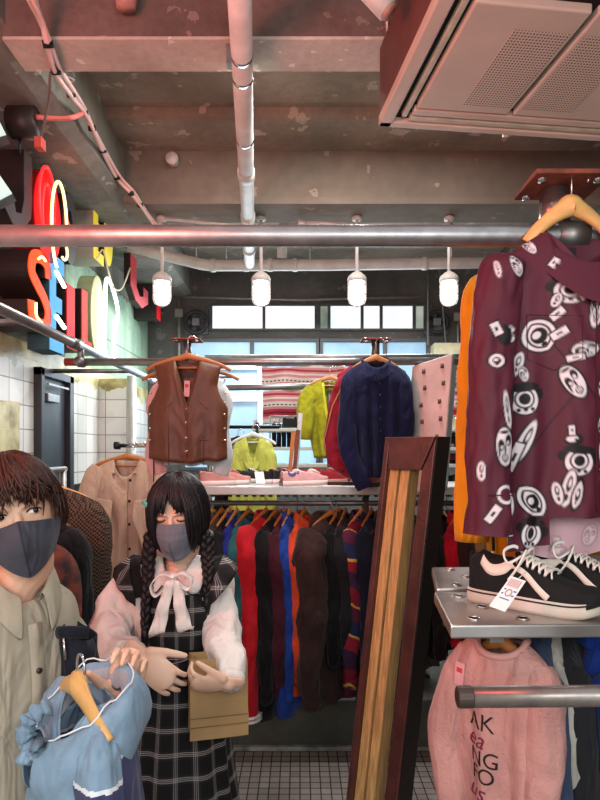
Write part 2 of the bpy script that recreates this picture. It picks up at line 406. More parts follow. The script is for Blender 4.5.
for p in (196, 226, 310, 452):
    c = P(p, 265, 4.9)-Vector((0, 4.9, 3.2)); MB().tube([c, c+Vector((0, 0, .42))], .006, 6).build('hanger_rod', STEEL, cp)
el = thing('elbow_pipe', 'short white elbow pipe dropping from the conduit into the cross pipe', 'pipe', (-.13, 4.75, 3.3))
e0 = Vector((-.13, 4.75, 3.3))
MB().tube([P(282, 258, 4.85)-e0, P(282, 236, 4.8)-e0, P(283, 226, 4.78)-e0, P(290, 222, 4.77)-e0, P(305, 221, 4.77)-e0], .04, 16).build('pipe', PIPEW, el)
MB().tube([P(301, 221, 4.77)-e0, P(307, 221, 4.77)-e0], .05, 16).build('coupling', PIPEW, el)
cd = thing('conduit_pipe', 'thin white conduit running along under the rear beam between the caged lamps', 'pipe', (0, 4.05, 3.25))
c0 = Vector((0, 4.05, 3.25))
MB().tube([P(152, 224, 4.05)-c0, P(166, 219, 4.05)-c0, P(190, 221, 4.05)-c0, P(238, 226, 4.05)-c0], .012, 10).build('conduit', PIPEW, cd)
MB().tube([P(305, 223, 4.06)-c0, P(345, 224, 4.06)-c0], .017, 10).build('conduit', PIPEW, cd)
MB().tube([P(298, 223, 4.06)-c0, P(306, 223, 4.06)-c0], .024, 10).build('junction', PIPEW, cd)
# bundled cable
cb = thing('cable_bundle', 'bundle of white and pink cables draped along the left ceiling beam', 'cable', (-.95, 2.2, 3.2))
cc = Vector((-.95, 2.2, 3.2))
way = [(26, -14, 2.05), (32, 0, 2.1), (41, 22, 2.2), (48, 44, 2.27), (56, 71, 2.44), (71, 94, 2.72), (84, 112, 2.98), (92, 128, 3.1), (103, 150, 3.35), (117, 177, 3.65), (131, 193, 3.75), (140, 205, 3.84), (147, 214, 3.95), (155, 225, 4.04)]
base = [np.array(P(*w)-cc) for w in way]
for j, (dx, dz, nm) in enumerate(((0, 0, 'white'), (.011, .006, 'pink'), (-.008, .01, 'white'), (.004, -.01, 'pink'))):
    q = [b+np.array((dx+.006*math.sin(i*1.3+j*2), 0, dz+.005*math.cos(i*1.1+j))) for i, b in enumerate(base)]
    MB().tube(cr(q, 5), .0095, 8).build('cable', PIPEW if nm == 'white' else mat('pink_cable', '#e3bab2', .5, n=.05), cb)
q = [P(83, 113, 2.92)-cc, P(74, 117, 2.82)-cc, P(60, 118.5, 2.8)-cc, P(36, 117, 2.76)-cc]
MB().tube(cr(q, 5), .011, 8).build('branch_cable', mat('red_cable', '#d8746c', .5, n=.05), cb)
MB().tube(cr([P(72, 92, 2.75)-cc, P(66, 84, 2.78)-cc, P(74, 80, 2.78)-cc, P(64, 76, 2.75)-cc], 5), .004, 6).build('tie', PIPEW, cb)
for i in range(3, 12):
    c = Vector(base[i]); MB().tube([c+Vector((0, -.008, .01)), c+Vector((0, .008, -.01))], .02, 10).build('cable_tie', BLACK, cb)
# thin dark wire and small red switch box on the left beam
tw = thing('hanging_wire', 'thin grey wire dropping down the left beam to a small red box', 'wire', (-1.18, 2.9, 3.2)); t0 = Vector((-1.18, 2.9, 3.2))
MB().tube(cr([P(54, 66, 2.52)-t0, P(50, 76, 2.52)-t0, P(49, 100, 2.6)-t0, P(40, 140, 2.72)-t0], 5), .006, 6).build('wire', mat('grey_wire', '#6f625c', .6), tw)
MB().box(P(40, 144, 2.72)-t0, (.035, .05, .05)).build('switch_box', mat('red_box', '#c8564a', .5), tw, smooth=False, bevel=.004)
rw = thing('round_vent_cap', 'small round white cap on the face of the rear beam', 'cap', P(174, 163, 3.87))
MB().tube([(0, 0, 0), (0, -.06, .0)], .035, 18).build('tube', PIPEW, rw); MB().tube([(0, -.055, 0), (0, -.07, 0)], .04, 18).build('rim', PIPEW, rw)
sp = thing('pipe_stub', 'pinkish pipe stub poking through the front beam at the top left', 'pipe', P(126, 0, 2.24))
MB().tube([(0, 0, .2), (0, 0, -.03)], .036, 16).build('stub', mat('rusty_pink_pipe', '#b98c80', .6, n=.2), sp); MB().tube([(0, 0, -.01), (0, 0, .01)], .041, 16).build('collar', mat('rusty_pink_pipe', '#b98c80'), sp)
sp = thing('pipe_stub', 'thicker pale pink pipe end beside the air conditioner', 'pipe', P(372, -2, 1.9))
MB().tube([(-.09, -.0, .11), (.05, 0, -.04)], .034, 16).build('stub', PIPEW, sp); MB().tube([(.045, 0, -.035), (.058, 0, -.048)], .028, 16).build('mouth', mat('rusty_pink_pipe', '#b98c80'), sp)
sk = thing('round_spotlight', 'round black can spotlight hung above the black letter sign', 'spotlight', P(24, 123, 2.8)); 
MB().tube([(-.06, .0, 0), (.06, 0, 0)], .072, 28).build('can', mat('black_can', '#2b2320', .5), sk); MB().tube([(-.02, 0, -.06), (-.02, 0, -.14)], .006, 6).build('stem', BLACK, sk)
MB().tube([(.05, 0, 0), (.064, 0, 0)], .062, 28).build('front_plate', mat('brown_plate', '#3a302c', .5), sk)

# ------------------------------------------------------------------ caged lamps
GLOW = mat('lamp_glow', '#ffffff', .4, n=0, em=2.6, emc='#fbfdff')
def cage_lamp():
    t = thing('caged_lamp', 'x', 'lamp', (0, 4.06, 3.28), group='caged lamps under the rear beam')
    MB().lathe([(.03, -.001), (.034, -.01), (.034, -.025), (.012, -.03)], n=16).build('ceiling_rose', PIPEW, t)
    MB().tube([(0, 0, -.02), (0, 0, -.39)], .011, 10).build('stem', PIPEW, t)
    MB().tube(cr([(0, 0, -.03), (-.02, -.01, -.06), (-.045, -.01, -.075)], 4), .005, 6).build('hook_wire', PIPEW, t)
    MB().lathe([(.012, -.37), (.035, -.385), (.058, -.405), (.064, -.42), (.064, -.44), (.05, -.441)], n=20).build('cap', PIPEW, t)
    MB().lathe([(.046, -.435), (.05, -.46), (.05, -.56), (.042, -.585), (.02, -.6), (0, -.603)], n=20).build('glass_jar', GLOW, t)
    cg = MB()
    for k in range(6):
        a = k*math.pi/3
        cg.tube([(r*math.cos(a), r*math.sin(a), z) for r, z in ((.06, -.435), (.06, -.56), (.05, -.59), (.0, -.612))], .0035, 6)
    for z in (-.47, -.53): cg.tube([(.06*math.cos(a), .06*math.sin(a), z) for a in np.linspace(0, 2*math.pi, 21)[:-1]], .0035, 6, close=True)
    cg.build('cage', PIPEW, t)
    return t
L0 = cage_lamp()
for i, (px, lb) in enumerate(((162, 'lit caged lamp hanging beside the red letter signs on the left'), (261, 'lit caged lamp hanging in front of the left window panes'),
                              (357, 'lit caged lamp hanging in front of the right window panes'), (449, 'lit caged lamp nearest the maroon printed shirt'))):
    o = L0 if i == 0 else copy_tree(L0); o.location.x = (px-300)*4.06/F; o['label'] = lb

# ------------------------------------------------------------------ exhaust fans, wall conduits
def fan(px, py, label, r):
    t = thing('exhaust_fan', label, 'fan', P(px, py, YB-.06), group='exhaust fans on the rear wall')
    D = mat('dark_fan', '#3c3d3e', .5, .3, n=.1)
    f = MB(); f.tube([(r*math.cos(a), 0, r*math.sin(a)) for a in np.linspace(0, 2*math.pi, 33)[:-1]], .02, 8, close=True)
    f.build('ring', D, t)
    MB().box2((-r*1.12, .03, -r*1.12), (r*1.12, .055, r*1.35)).build('back_plate', mat('fan_plate', '#55565a', .6), t, smooth=False)
    for k in range(5):
        a = k*2*math.pi/5; R = Matrix.Rotation(-a, 3, 'Y'); MB().box(R @ Vector((r*.52, .01, 0)), (r*.75, .006, r*.42), R @ Matrix.Rotation(.5, 3, 'X')).build('blade', D, t, smooth=False)
    MB().box2((-r*.36, -.03, -r*.36), (r*.36, .02, r*.36)).build('motor', mat('fan_motor', '#7a7b7d', .5), t, smooth=False, bevel=.01)
    return t
fan(196, 322, 'dark exhaust fan left of the bright window', .11); fan(437, 322, 'dark exhaust fan right of the window strip beside the last lamp', .11)
def conduit(label, pts, r=.011, box=None):
    t = thing('wall_conduit', label, 'conduit', P(*pts[0])); o = P(*pts[0])
    MB().tube([P(*p)-o for p in pts], r, 8).build('conduit', mat('grey_conduit', '#8f8f8b', .5, .3), t)
    if box: MB().box(P(*box)-o, (.09, .05, .09)).build('junction_box', mat('grey_conduit', '#8f8f8b'), t, smooth=False, bevel=.01)
conduit('grey conduit with a box running down the wall beside the left exhaust fan', [(179, 300, 6.24), (179, 390, 6.24)], .014, (179, 313, 6.24))
conduit('grey conduit running across the top of the window wall', [(183, 297, 6.25), (300, 300, 6.25), (420, 297, 6.25)], .012)
conduit('pair of thin conduits dropping beside the right exhaust fan', [(428, 265, 6.2), (428, 345, 6.2)], .012, (458, 317, 6.24))
conduit('thin conduit with no box between the fan and the last lamp', [(437, 240, 6.2), (446, 345, 6.2)], .008)
conduit('grey conduit dropping below a small box at the right end of the rear wall', [(458, 318, 6.24), (458, 365, 6.24)], .012)

# ------------------------------------------------------------------ ceiling air conditioner
ac = thing('air_conditioner', 'large beige ceiling air conditioner with two perforated panels at the upper right', 'air conditioner', (.302, 2.32, 2.95), math.radians(7))
BEI = mat('beige_enamel', '#cdb9ab', .4, n=.05, ns=5); MAR = mat('maroon_side', '#6a3f39', .6, n=.15, ns=7); BLK = mat('black_gap', '#0d0c0c', .8, n=0)
def A(u0, u1, w0, w1, z0, z1): return MB().box2((u0, -w0, z0), (u1, -w1, z1))
W_, D_ = 1.25, .80
A(0.004, W_-.004, .004, D_-.004, .03, .3).build('casing', MAR, ac, smooth=False, bevel=.006)
fr = A(0, W_, 0, .035, 0, .04); fr.box2((0, -D_+.05, 0), (W_, -D_, .04)); fr.box2((0, 0, 0), (.05, -D_, .04)); fr.box2((W_-.05, 0, 0), (W_, -D_, .04))
fr.build('frame', BEI, ac, smooth=False, bevel=.005)
A(.04, W_-.04, .03, D_-.04, .022, .035).build('louvre_gap', BLK, ac, smooth=False)
A(.072, .092, .07, D_-.1, .004, .03).build('side_louvre', mat('louvre_strip', '#c8c3ae', .35), ac, smooth=False, bevel=.003)
A(.105, W_-.06, .048, .075, .002, .03).build('rear_louvre', mat('louvre_strip', '#c8c3ae'), ac, smooth=False, bevel=.004)
A(.105, W_-.06, .092, .128, .0, .03).build('rear_louvre', BEI, ac, smooth=False, bevel=.004)
m, n, b = newmat('perforated_panel', .45); pos = n.n('ShaderNodeTexCoord').outputs['Object']; x = n.xyz(pos)
fx = n.m('SUBTRACT', n.m('FRACT', n.m('MULTIPLY', x[0], 95.)), .5); fy = n.m('SUBTRACT', n.m('FRACT', n.m('MULTIPLY', x[1], 80.)), .5)
dot = n.m('LESS_THAN', n.m('ADD', n.m('MULTIPLY', fx, fx), n.m('MULTIPLY', fy, fy)), .085)
n.L.new(n.mix(dot, (*lin('#cdb9ab'), 1), (*lin('#4e443e'), 1)), b.inputs['Base Color']); PERF = m
for u0, u1, g0, g1 in ((.107, .455, .265, .44), (.475, .83, .49, .68), (.85, 1.18, .9, 1.05)):
    A(u0, u1, .145, D_-.13, -.004, .028).build('intake_panel', BEI, ac, smooth=False, bevel=.006)
    A(g0, g1, .19, .58, -.0055, .0).build('grille', PERF, ac, smooth=False)
A(.51, .53, .0, -.012, -.004, .03).build('latch', BEI, ac, smooth=False)
for u, w in ((.02, .1), (.02, .62)):
    MB().tube([(u-.01, -w, .28), (u-.01, -w, .75)], .007, 6).build('hanger_rod', STEEL, ac)

# ================================================================== LETTER SIGNS ON THE LEFT WALL
XS = -1.38
def LY(px): return XS*F/(px-300)
def LZ(px, y): return CAMZ-(y-450)*LY(px)/F
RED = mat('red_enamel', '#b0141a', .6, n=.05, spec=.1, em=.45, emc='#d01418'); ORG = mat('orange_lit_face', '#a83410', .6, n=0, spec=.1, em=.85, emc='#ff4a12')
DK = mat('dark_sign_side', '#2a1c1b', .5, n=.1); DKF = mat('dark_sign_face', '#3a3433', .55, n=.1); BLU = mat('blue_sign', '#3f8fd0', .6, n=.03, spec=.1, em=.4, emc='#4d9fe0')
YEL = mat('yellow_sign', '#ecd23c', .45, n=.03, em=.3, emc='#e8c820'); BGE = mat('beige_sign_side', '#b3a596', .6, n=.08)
NRED = mat('red_neon', '#ff3030', .4, n=0, em=2.2, emc='#ff1c20'); NYEL = mat('warm_neon', '#ffe9b0', .4, n=0, em=2.5, emc='#ffd27a'); NWHT = mat('white_neon', '#ffffff', .4, n=0, em=3.0, emc='#f4fff4')
def letter(name, label, strokes, a, b, y0, y1, face, side, th=.12, group='old letter signs on the left wall', bend=True):
    """strokes: outlines in a unit box (0..1 along the wall, 0..1 up), kept inside px a..b and image rows y0 (top)..y1"""
    c = (a+b)/2; ya, yb = LY(a), LY(b); zt, zb = LZ(c, y0), LZ(c, y1)
    t = thing(name, label, 'sign', (XS-th, (ya+yb)/2, (zt+zb)/2), group=group); O = t.location.copy()
    q = lambda dx: (lambda u, v: (XS+dx-O.x, ya+(yb-ya)*u-O.y, zb+(zt-zb)*v-O.z))
    f = MB(); s = MB()
    for s_ in strokes:
        f.prism(s_, q(0), q(.006)); s.prism(s_, q(-th), q(.001))
    s.build('return', side, t, smooth=False); f.build('face', face, t, smooth=False)
    return t, q
def stroke(cl, w, asp=1.):
    cl = [np.array(p) for p in cr(cl, 6)]; Lf = []; Rt = []
    for i, p in enumerate(cl):
        d = cl[min(i+1, len(cl)-1)]-cl[max(0, i-1)]; d = d*np.array((1, asp)); n_ = np.array((-d[1], d[0])); n_ /= np.hypot(*n_)+1e-9
        n_ = n_*np.array((1, 1/asp))*w/2; Lf.append(tuple(p+n_)); Rt.append(tuple(p-n_))
    return Lf+Rt[::-1]
Sc = [(.86, .72), (.8, .88), (.52, .93), (.22, .86), (.16, .68), (.4, .55), (.66, .44), (.84, .28), (.74, .1), (.46, .07), (.2, .12), (.13, .32)]
t, q = letter('letter_sign', 'orange glowing letter S sign, first of the word under the steel pipe', [stroke(Sc, .26, 1.6)], 27, 51, 251, 330, ORG, DK, .2)
MB().tube([q(.02)(*p) for p in cr([(.2, .3), (.22, .14), (.45, .08)], 5)], .007, 8).build('neon_tube', NYEL, t)
MB().tube([q(.02)(*p) for p in cr([(.3, .86), (.45, .92), (.6, .9)], 5)], .007, 8).build('neon_tube', NYEL, t)
Ep = [(0, 0), (1, 0), (1, .16), (.42, .16), (.42, .42), (.85, .42), (.85, .58), (.42, .58), (.42, .84), (1, .84), (1, 1), (0, 1)]
t, q = letter('letter_sign', 'light blue letter E sign next to the orange S', [Ep], 49, 63, 257, 352, BLU, mat('teal_side', '#2b4f58', .5), .12)
MB().tube([q(.02)(*p) for p in ((.25, .82), (.85, .72))], .012, 8).build('neon_tube', NWHT, t); MB().tube([q(.02)(*p) for p in ((.25, .36), (.85, .28))], .012, 8).build('neon_tube', NWHT, t)
Lp = [(0, 0), (1, 0), (1, .16), (.55, .16), (.55, 1), (0, 1)]
letter('letter_sign', 'red letter L sign beside the blue E', [Lp], 66, 80, 288, 350, RED, mat('black_sign_side', '#1b1414', .5), .14)
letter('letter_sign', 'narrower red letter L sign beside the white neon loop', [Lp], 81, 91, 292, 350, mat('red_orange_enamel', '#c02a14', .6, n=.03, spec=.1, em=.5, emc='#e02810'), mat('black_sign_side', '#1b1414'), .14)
ov = [(.5+.5*math.cos(a), .5+.5*math.sin(a)) for a in np.linspace(0, 2*math.pi, 33)[:-1]]
t, q = letter('neon_sign', 'tall oval sign with a white neon loop on pale yellow', [ov], 90, 104, 276, 356, mat('pale_yellow_face', '#cdd69a', .6, n=.05), mat('green_side', '#a9b98c', .6), .1)
MB().tube([q(.05)(*p) for p in cr([(.75, -.02), (.5, .1), (.5, .35), (.55, .7), (.62, .96), (.85, 1.0), (1.15, .93), (1.5, .75), (1.55, .6), (1.25, .35), (1.2, .1), (1.15, -.02), (.9, -.05), (.75, -.02)], 5)], .013, 8).build('neon_tube', NWHT, t)
# upper row
t, q = letter('letter_sign', 'black hook shaped letter J sign under the round black spotlight', [[(.62, 1.), (.62, .36), (.5, .16), (.25, .12), (.12, .3), (-.3, .3), (-.35, .12), (.1, -.05), (.6, -.02), (.95, .2), (1., .42), (1., 1.)]], 9, 31, 146, 226, DKF, DK, .16)
C8 = [(.5+.5*math.cos(a), .5+.5*math.sin(a)) for a in np.linspace(0, 2*math.pi, 41)[:-1]]
t, q = letter('neon_sign', 'red rounded sign with red and yellow neon loops above the steel pipe', [C8], 33, 60, 171, 262, RED, mat('red_side', '#8c1a1c', .5), .14)
el8 = lambda cx, cy, rx, ry, a0=0, a1=360, k=24: [(cx+rx*math.cos(math.radians(a)), cy+ry*math.sin(math.radians(a))) for a in np.linspace(a0, a1, k)]
MB().tube([q(.03)(*p) for p in el8(.3, .6, .28, .38)], .008, 8).build('neon_tube', NRED, t); MB().tube([q(.03)(*p) for p in el8(.3, .5, .17, .3)], .008, 8).build('neon_tube', NRED, t)
MB().tube([q(.05)(*p) for p in el8(.62, .42, .3, .5, 0, 250)], .0085, 8).build('neon_tube', NYEL, t); MB().tube([q(.05)(*p) for p in el8(.8, .4, .16, .1, -180, 60)], .007, 8).build('neon_tube', NYEL, t)
MB().tube([q(.05)(*p) for p in el8(.8, .2, .14, .1, -120, 120)], .007, 8).build('neon_tube', NYEL, t); MB().tube([q(.04)(*p) for p in ((1.0, .6), (1.25, .5), (1.0, .38))], .008, 8).build('neon_tube', NRED, t)
ring = el8(.5, .5, .5, .5, 90, 449, 30)+el8(.5, .5, .2, .26, 449, 90, 30)
letter('letter_sign', 'black ring shaped letter sign behind the red neon sign', [ring], 62, 76, 193, 264, DKF, DK, .14)
letter('letter_sign', 'yellow letter E sign with a deep beige side', [Ep], 93, 103, 196, 262, YEL, BGE, .2)
letter('letter_sign', 'narrow yellow and dark letter sign behind the yellow E', [el8(.5, .5, .5, .5, 0, 345, 24)], 103.5, 112, 212, 266, YEL, DK, .08)
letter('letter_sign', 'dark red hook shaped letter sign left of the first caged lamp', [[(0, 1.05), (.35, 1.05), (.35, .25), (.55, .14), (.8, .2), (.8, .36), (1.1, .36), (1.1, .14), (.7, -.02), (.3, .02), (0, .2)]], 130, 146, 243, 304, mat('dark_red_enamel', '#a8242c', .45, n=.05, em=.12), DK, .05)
t, q = letter('letter_sign', 'black box sign with a narrow red face behind the first caged lamp', [[(0, 0), (1, 0), (1, 1), (0, 1)]], 156.5, 160, 284, 320, RED, DKF, .3)
# yellow looping wire
wr = thing('sign_wire', 'thin white wire sagging between the letter signs', 'wire', (-1.4, 4.2, 2.9)); w0 = Vector((-1.4, 4.2, 2.9))
MB().tube(cr([P(90, 254, 4.0)-w0, P(97, 258, 4.05)-w0, P(103, 250, 4.1)-w0, P(108, 270, 4.15)-w0, P(114, 288, 4.25)-w0, P(122, 288, 4.4)-w0, P(130, 268, 4.6)-w0], 6), .006, 6).build('wire', mat('cream_wire', '#d8d4b0', .5), wr)
# pale green light boxes at the left edge
MINT = mat('mint_light_box', '#7f8d86', .5, n=0, em=.7, emc='#d4f2e4')
for (px, y, w, h, rz, lb) in ((-1, 72, 24, 17, -.45, 'pale green lit sign panel topmost at the left edge'), (-7, 129, 18, 16, -.45, 'pale green lit sign panel below the topmost one, mostly cut off'), (-7, 187, 24, 26, -.6, 'larger pale green lit sign panel beside the black letter J')):
    t = thing('lit_sign_panel', lb, 'sign', P(px, y, 2.62), group='pale green lit panels', rot=(.0, rz, .25))
    k = 2.62/F; MB().box((0, 0, 0), (w*k, .02, h*k)).build('lit_face', MINT, t, smooth=False)
    MB().box((0, .05, 0), (w*k*1.02, .08, h*k*1.02)).build('casing', DKF, t, smooth=False)

# ================================================================== RAILS, RACKS, SHELVES
def cyl(mb, a, b, r, n=16): return mb.tube([a, b], r, n)
def flange(t, x, y, z0, col, top=.13, w=.09, nm='flange_plate'):
    MB().tube([(x, y, z0), (x, y, z0+top)], .02, 14).build('stub_pipe', STEEL_D, t)
    m = MB(); m.box((x, y, z0+top+.004), (w*2, w*1.5, .008)); m.build(nm, col, t, smooth=False, bevel=.003)
    for sx in (-1, 1): MB().tube([(x+sx*w*.72, y-w*.4, z0+top-.002), (x+sx*w*.72, y-w*.4, z0+top+.012)], .009, 8).build('bolt', CHROME, t)
RUST = mat('rusty_flange', '#8e4a38', .6, .3, n=.25, ns=20)

# front rack on the right: long overhead pipe, post, steel shelf
SX, SY = .665, 1.52                                             # the post
fr_ = thing('pipe_rack', 'steel pipe rack with overhead bar and steel shelf holding the black sneakers', 'clothes rack', (SX, SY, 0))
MB().tube([(-1.72, -.08, 2.214), (-.6, -.08, 2.214), (.0, -.08, 2.214), (.75, -.08, 2.214)], .0255, 24).build('overhead_bar', STEEL, fr_)
MB().tube([(-.05, -.08, 2.214), (.02, -.08, 2.214)], .034, 18).build('pipe_joint', STEEL_D, fr_)
cyl(MB(), (0, 0, 0), (0, 0, 2.19), .028, 20).build('post', CHROME, fr_)
MB().lathe([(.08, 0), (.08, .012), (.035, .03), (.03, .05)], n=20).build('foot', STEEL_D, fr_)
MB().tube([(-.045, -.06, 2.23), (-.045, -.06, 2.33)], .036, 20).build('stub_pipe', mat('red_lit_steel', '#a59b98', .25, .9), fr_)
MB().box((-.035, -.075, 2.338), (.18, .15, .012)).build('flange_plate', RUST, fr_, smooth=False, bevel=.003)
for sx, sy in ((-.1, -.12), (.03, -.12), (-.1, -.02)): MB().tube([(sx, sy, 2.325), (sx, sy, 2.352)], .009, 10).build('bolt', CHROME, fr_)
br_ = MB()
for k in range(3): br_.tube([(.022*math.cos(a)+(k-1)*.045, -.02, 1.235+.022*math.sin(a)) for a in np.linspace(0, 2*math.pi, 17)[:-1]], .005, 6, close=True)
br_.tube([(-.09, -.02, 1.27), (.09, -.02, 1.27)], .006, 6).build('scroll_bracket', mat('brass_grey_bracket', '#8b8468', .35, .8), fr_)
# steel shelf: two plates
m, n, b = newmat('perforated_shelf_steel', .28); b.inputs['Metallic'].default_value = .85
n.L.new(n.ramp(n.noise(n.n('ShaderNodeTexCoord').outputs['Object'], 6., 6), (.3, lin('#9a9894')), (.7, lin('#c9c6c2'))), b.inputs['Base Color']); SHELF = m
DENT = mat('shelf_hole', '#6e6c6a', .4, .7, n=0)
def plate(name, corners, z, th):
    c = [Vector((x-SX, y-SY)) for x, y in corners]
    o = MB().prism([tuple(v) for v in c], lambda x, y: (x, y, z), lambda x, y: (x, y, z-th)).build(name, SHELF, fr_, smooth=False, bevel=.004)
    h = None
    for i in range(9):
        for j in range(3):
            u = .06+.11*i+.04*(j % 2); v = .16+.34*j
            if u > .97: continue
            p = (c[0].lerp(c[1], u)).lerp(c[3].lerp(c[2], u), v)
            h = MB().lathe([(.0, .0008), (.011, .0008)], (p.x, p.y, z), 12, mi=1); h.tube([(p.x+.013*math.cos(a), p.y+.013*math.sin(a), z+.001) for a in np.linspace(0, 6.2832, 13)[:-1]], .0022, 6, close=True)
            h.build('pressed_hole', [SHELF, DENT], o)
ZS = 1.345
plate('shelf_plate', [(.305, 1.215), (1.25, 1.24), (1.25, 1.52), (.335, 1.50)], ZS, .028)
plate('shelf_plate', [(.345, 1.515), (1.25, 1.535), (1.25, 1.82), (.395, 1.80)], ZS+.004, .028)
MB().box((1.2-SX, 0, ZS-.045), (.03, .55, .03)).build('shelf_bearer', STEEL_D, fr_, smooth=False); MB().box((.42-SX, 0.01, ZS-.042), (.03, .5, .028)).build('shelf_bearer', STEEL_D, fr_, smooth=False)
MB().tube([(.36-SX, -.02, ZS-.075), (1.25-SX, .02, ZS-.075)], .012, 12).build('hanging_rail', STEEL_D, fr_)
cyl(MB(), (1.22-SX, 0, 0), (1.22-SX, 0, ZS-.028), .02, 16).build('post', STEEL_D, fr_)
# protruding arm of a neighbouring rack
t = thing('clothes_rail', 'thick steel rail with dark end cap in front of the pink sweatshirt', 'rail', (.62, .95, 0))
MB().tube([(-.352, 0, 1.309), (0, 0, 1.312), (.06, 0, 1.312)], .0165, 22).build('arm', mat('grey_arm_steel', '#8f8a86', .32, .75, n=.15, ns=30), t)
MB().tube([(-.372, 0, 1.309), (-.345, 0, 1.309)], .0172, 22, dome=False).build('end_cap', mat('dark_end_cap', '#4a3d38', .4, .2), t, bevel=.004)
cyl(MB(), (.02, 0, 0), (.02, 0, 1.36), .02, 16).build('post', STEEL_D, t); MB().lathe([(.09, 0), (.09, .012), (.025, .03)], (.02, 0, 0), 20).build('foot', STEEL_D, t)

# rail along the left wall
t = thing('wall_rail', 'steel pipe rail running away along the left wall below the letter signs', 'rail', (-1.06, 2.9, 0))
MB().tube([(-.0, -1.45, 2.2), (0, 1.62, 2.2)], .0215, 18).build('rail', STEEL, t)
MB().tube([(0, -.12, 2.2), (0, -.02, 2.2)], .026, 18).build('coupling', STEEL_D, t)
for y in (-.55, .9): MB().tube([(0, y, 2.2), (-.53, y, 2.2)], .014, 12).build('wall_bracket', STEEL_D, t)
MB().tube([(-.0, 1.56, 2.2), (0, 1.56, ZK)], .02, 12).build('end_post', STEEL_D, t)
# cross rail for the vest and the navy shirt
RY, RZ = 2.9, 2.125
t = thing('cross_rail', 'steel rail with a red end carrying the brown vest and the navy shirt', 'rail', (0, RY, RZ))
MB().tube([(-1.04, 0, 0), (.98, 0, .004)], .0185, 18).build('rail', STEEL, t)
MB().tube([(-1.135, 0, 0), (-1.04, 0, 0)], .0188, 18).build('red_end', mat('red_pipe_end', '#a8392f', .5, .2, n=.15), t)
MB().tube([(-1.06, 0, -.025), (-1.06, 0, .11)], .016, 12).build('clamp', STEEL_D, t); MB().tube([(-1.06, -.03, 0), (-1.06, .03, 0)], .024, 12).build('clamp', STEEL_D, t)
flange(t, -.545, .0, .0, RUST, .1, .07); flange(t, .365, .0, .0, RUST, .1, .07)
cyl(MB(), (.93, .02, -RZ), (.93, .02, .1), .02, 14).build('post', STEEL_D, t); cyl(MB(), (-.1, .045, 0), (-.1, .045, .0), .02, 14)
# far rails
for lb, a, b_, r, cat in (('thin steel rail behind the cross rail below the windows', P(205, 357, 4.4), P(470, 356, 4.4), .016, 'rail'),
                     ('lower steel rail ending behind the yellow cardigan', P(205, 388, 3.9), P(334, 386, 3.9), .02, 'rail')):
    t = thing('back_rail', lb, cat, a); MB().tube([(0, 0, 0), b_-a], r, 14).build('rail', STEEL, t)
    for e in (Vector((.03, 0, 0)), b_-a-Vector((.03, 0, 0))):
        MB().tube([e, Vector((e.x, e.y, ZK-a.z))], r*.8, 10).build('post', STEEL_D, t)
t = thing('grey_post', 'grey upright pole standing beside the tiled corner', 'post', P(131, 450, 4.55)); t.location.z = ZK
MB().tube([(0, 0, 0), (0, 0, P(131, 376, 4.55).z-ZK)], .032, 14).build('pole', mat('pale_pole', '#b5b4b0', .5, .3, n=.1), t); MB().tube([(0, 0, 0), (0, 0, .03)], .06, 16).build('base', STEEL_D, t)
t = thing('coat_rack', 'low rack with a black capped rail carrying the beige hooded coat', 'clothes rack', P(118, 445.5, 3.42))
o = t.location.copy(); MB().tube([(0, 0, 0), (.62, .0, 0)], .012, 12).build('rail', CHROME, t)
MB().tube([(-.02, 0, 0), (.012, 0, 0)], .022, 14).build('end_cap', BLACK, t); cyl(MB(), (.25, 0, 0), (.25, 0, ZK-o.z), .014, 12).build('post', STEEL_D, t)
MB().box((.25, 0, ZK-o.z+.012), (.5, .3, .024)).build('foot', STEEL_D, t, smooth=False)
for i in range(5): MB().tube([(.1+.05*i, -.02, .0), (.1+.05*i, 0, .02), (.1+.05*i, .02, 0)], .004, 6).build('hook', CHROME, t)

# rear rack with its shoe shelf
BX = (-.62, 1.28); BZ = 1.518
rr = thing('shelf_rack', 'long steel clothes rack with a shoe shelf on top and jackets packed below', 'clothes rack', (0, 3.05, 0))
MB().box2((BX[0], -.1, BZ-.04), (BX[1], .42, BZ)).build('shelf', mat('shelf_sheet', '#b9b6b2', .35, .6, n=.1, ns=8), rr, smooth=False, bevel=.004)
MB().tube([(BX[0], .05, 1.426), (BX[1], .05, 1.426)], .0135, 14).build('rail', STEEL_D, rr)
sl = MB()
for i in range(46): sl.box((BX[0]+.02+i*.041, -.02, BZ-.046), (.02, .02, .016))
sl.build('shelf_holes', mat('dark_hole', '#2d2c2b', .7, n=0), rr, smooth=False)
for x in (-.56, .34, 1.2):
    cyl(MB(), (x, .05, 0), (x, .05, BZ-.04), .016, 12).build('post', STEEL_D, rr); MB().box((x, .05, .012), (.05, .3, .024)).build('foot', STEEL_D, rr, smooth=False)
# white wire grid behind the jackets
t = thing('wire_grid', 'white wire grid standing on the kerb behind the jackets', 'grid', (0.1, 3.75, ZK))
g = MB()
for i in range(34): g.box((-.62+i*.04, 0, .17), (.004, .004, .34))
for j in range(9): g.box((.04, 0, .01+j*.04), (1.34, .004, .004))
g.build('wires', WHITE, t, smooth=False); MB().box((.04, .02, .01), (1.34, .05, .02)).build('base_bar', mat('dark_plinth', '#2d2a26', .7), t, smooth=False)
MB().box((.04, .04, .17), (1.34, .01, .34)).build('backing_sheet', mat('white_sheet', '#d6d5d0', .6, n=.08), t, smooth=False)

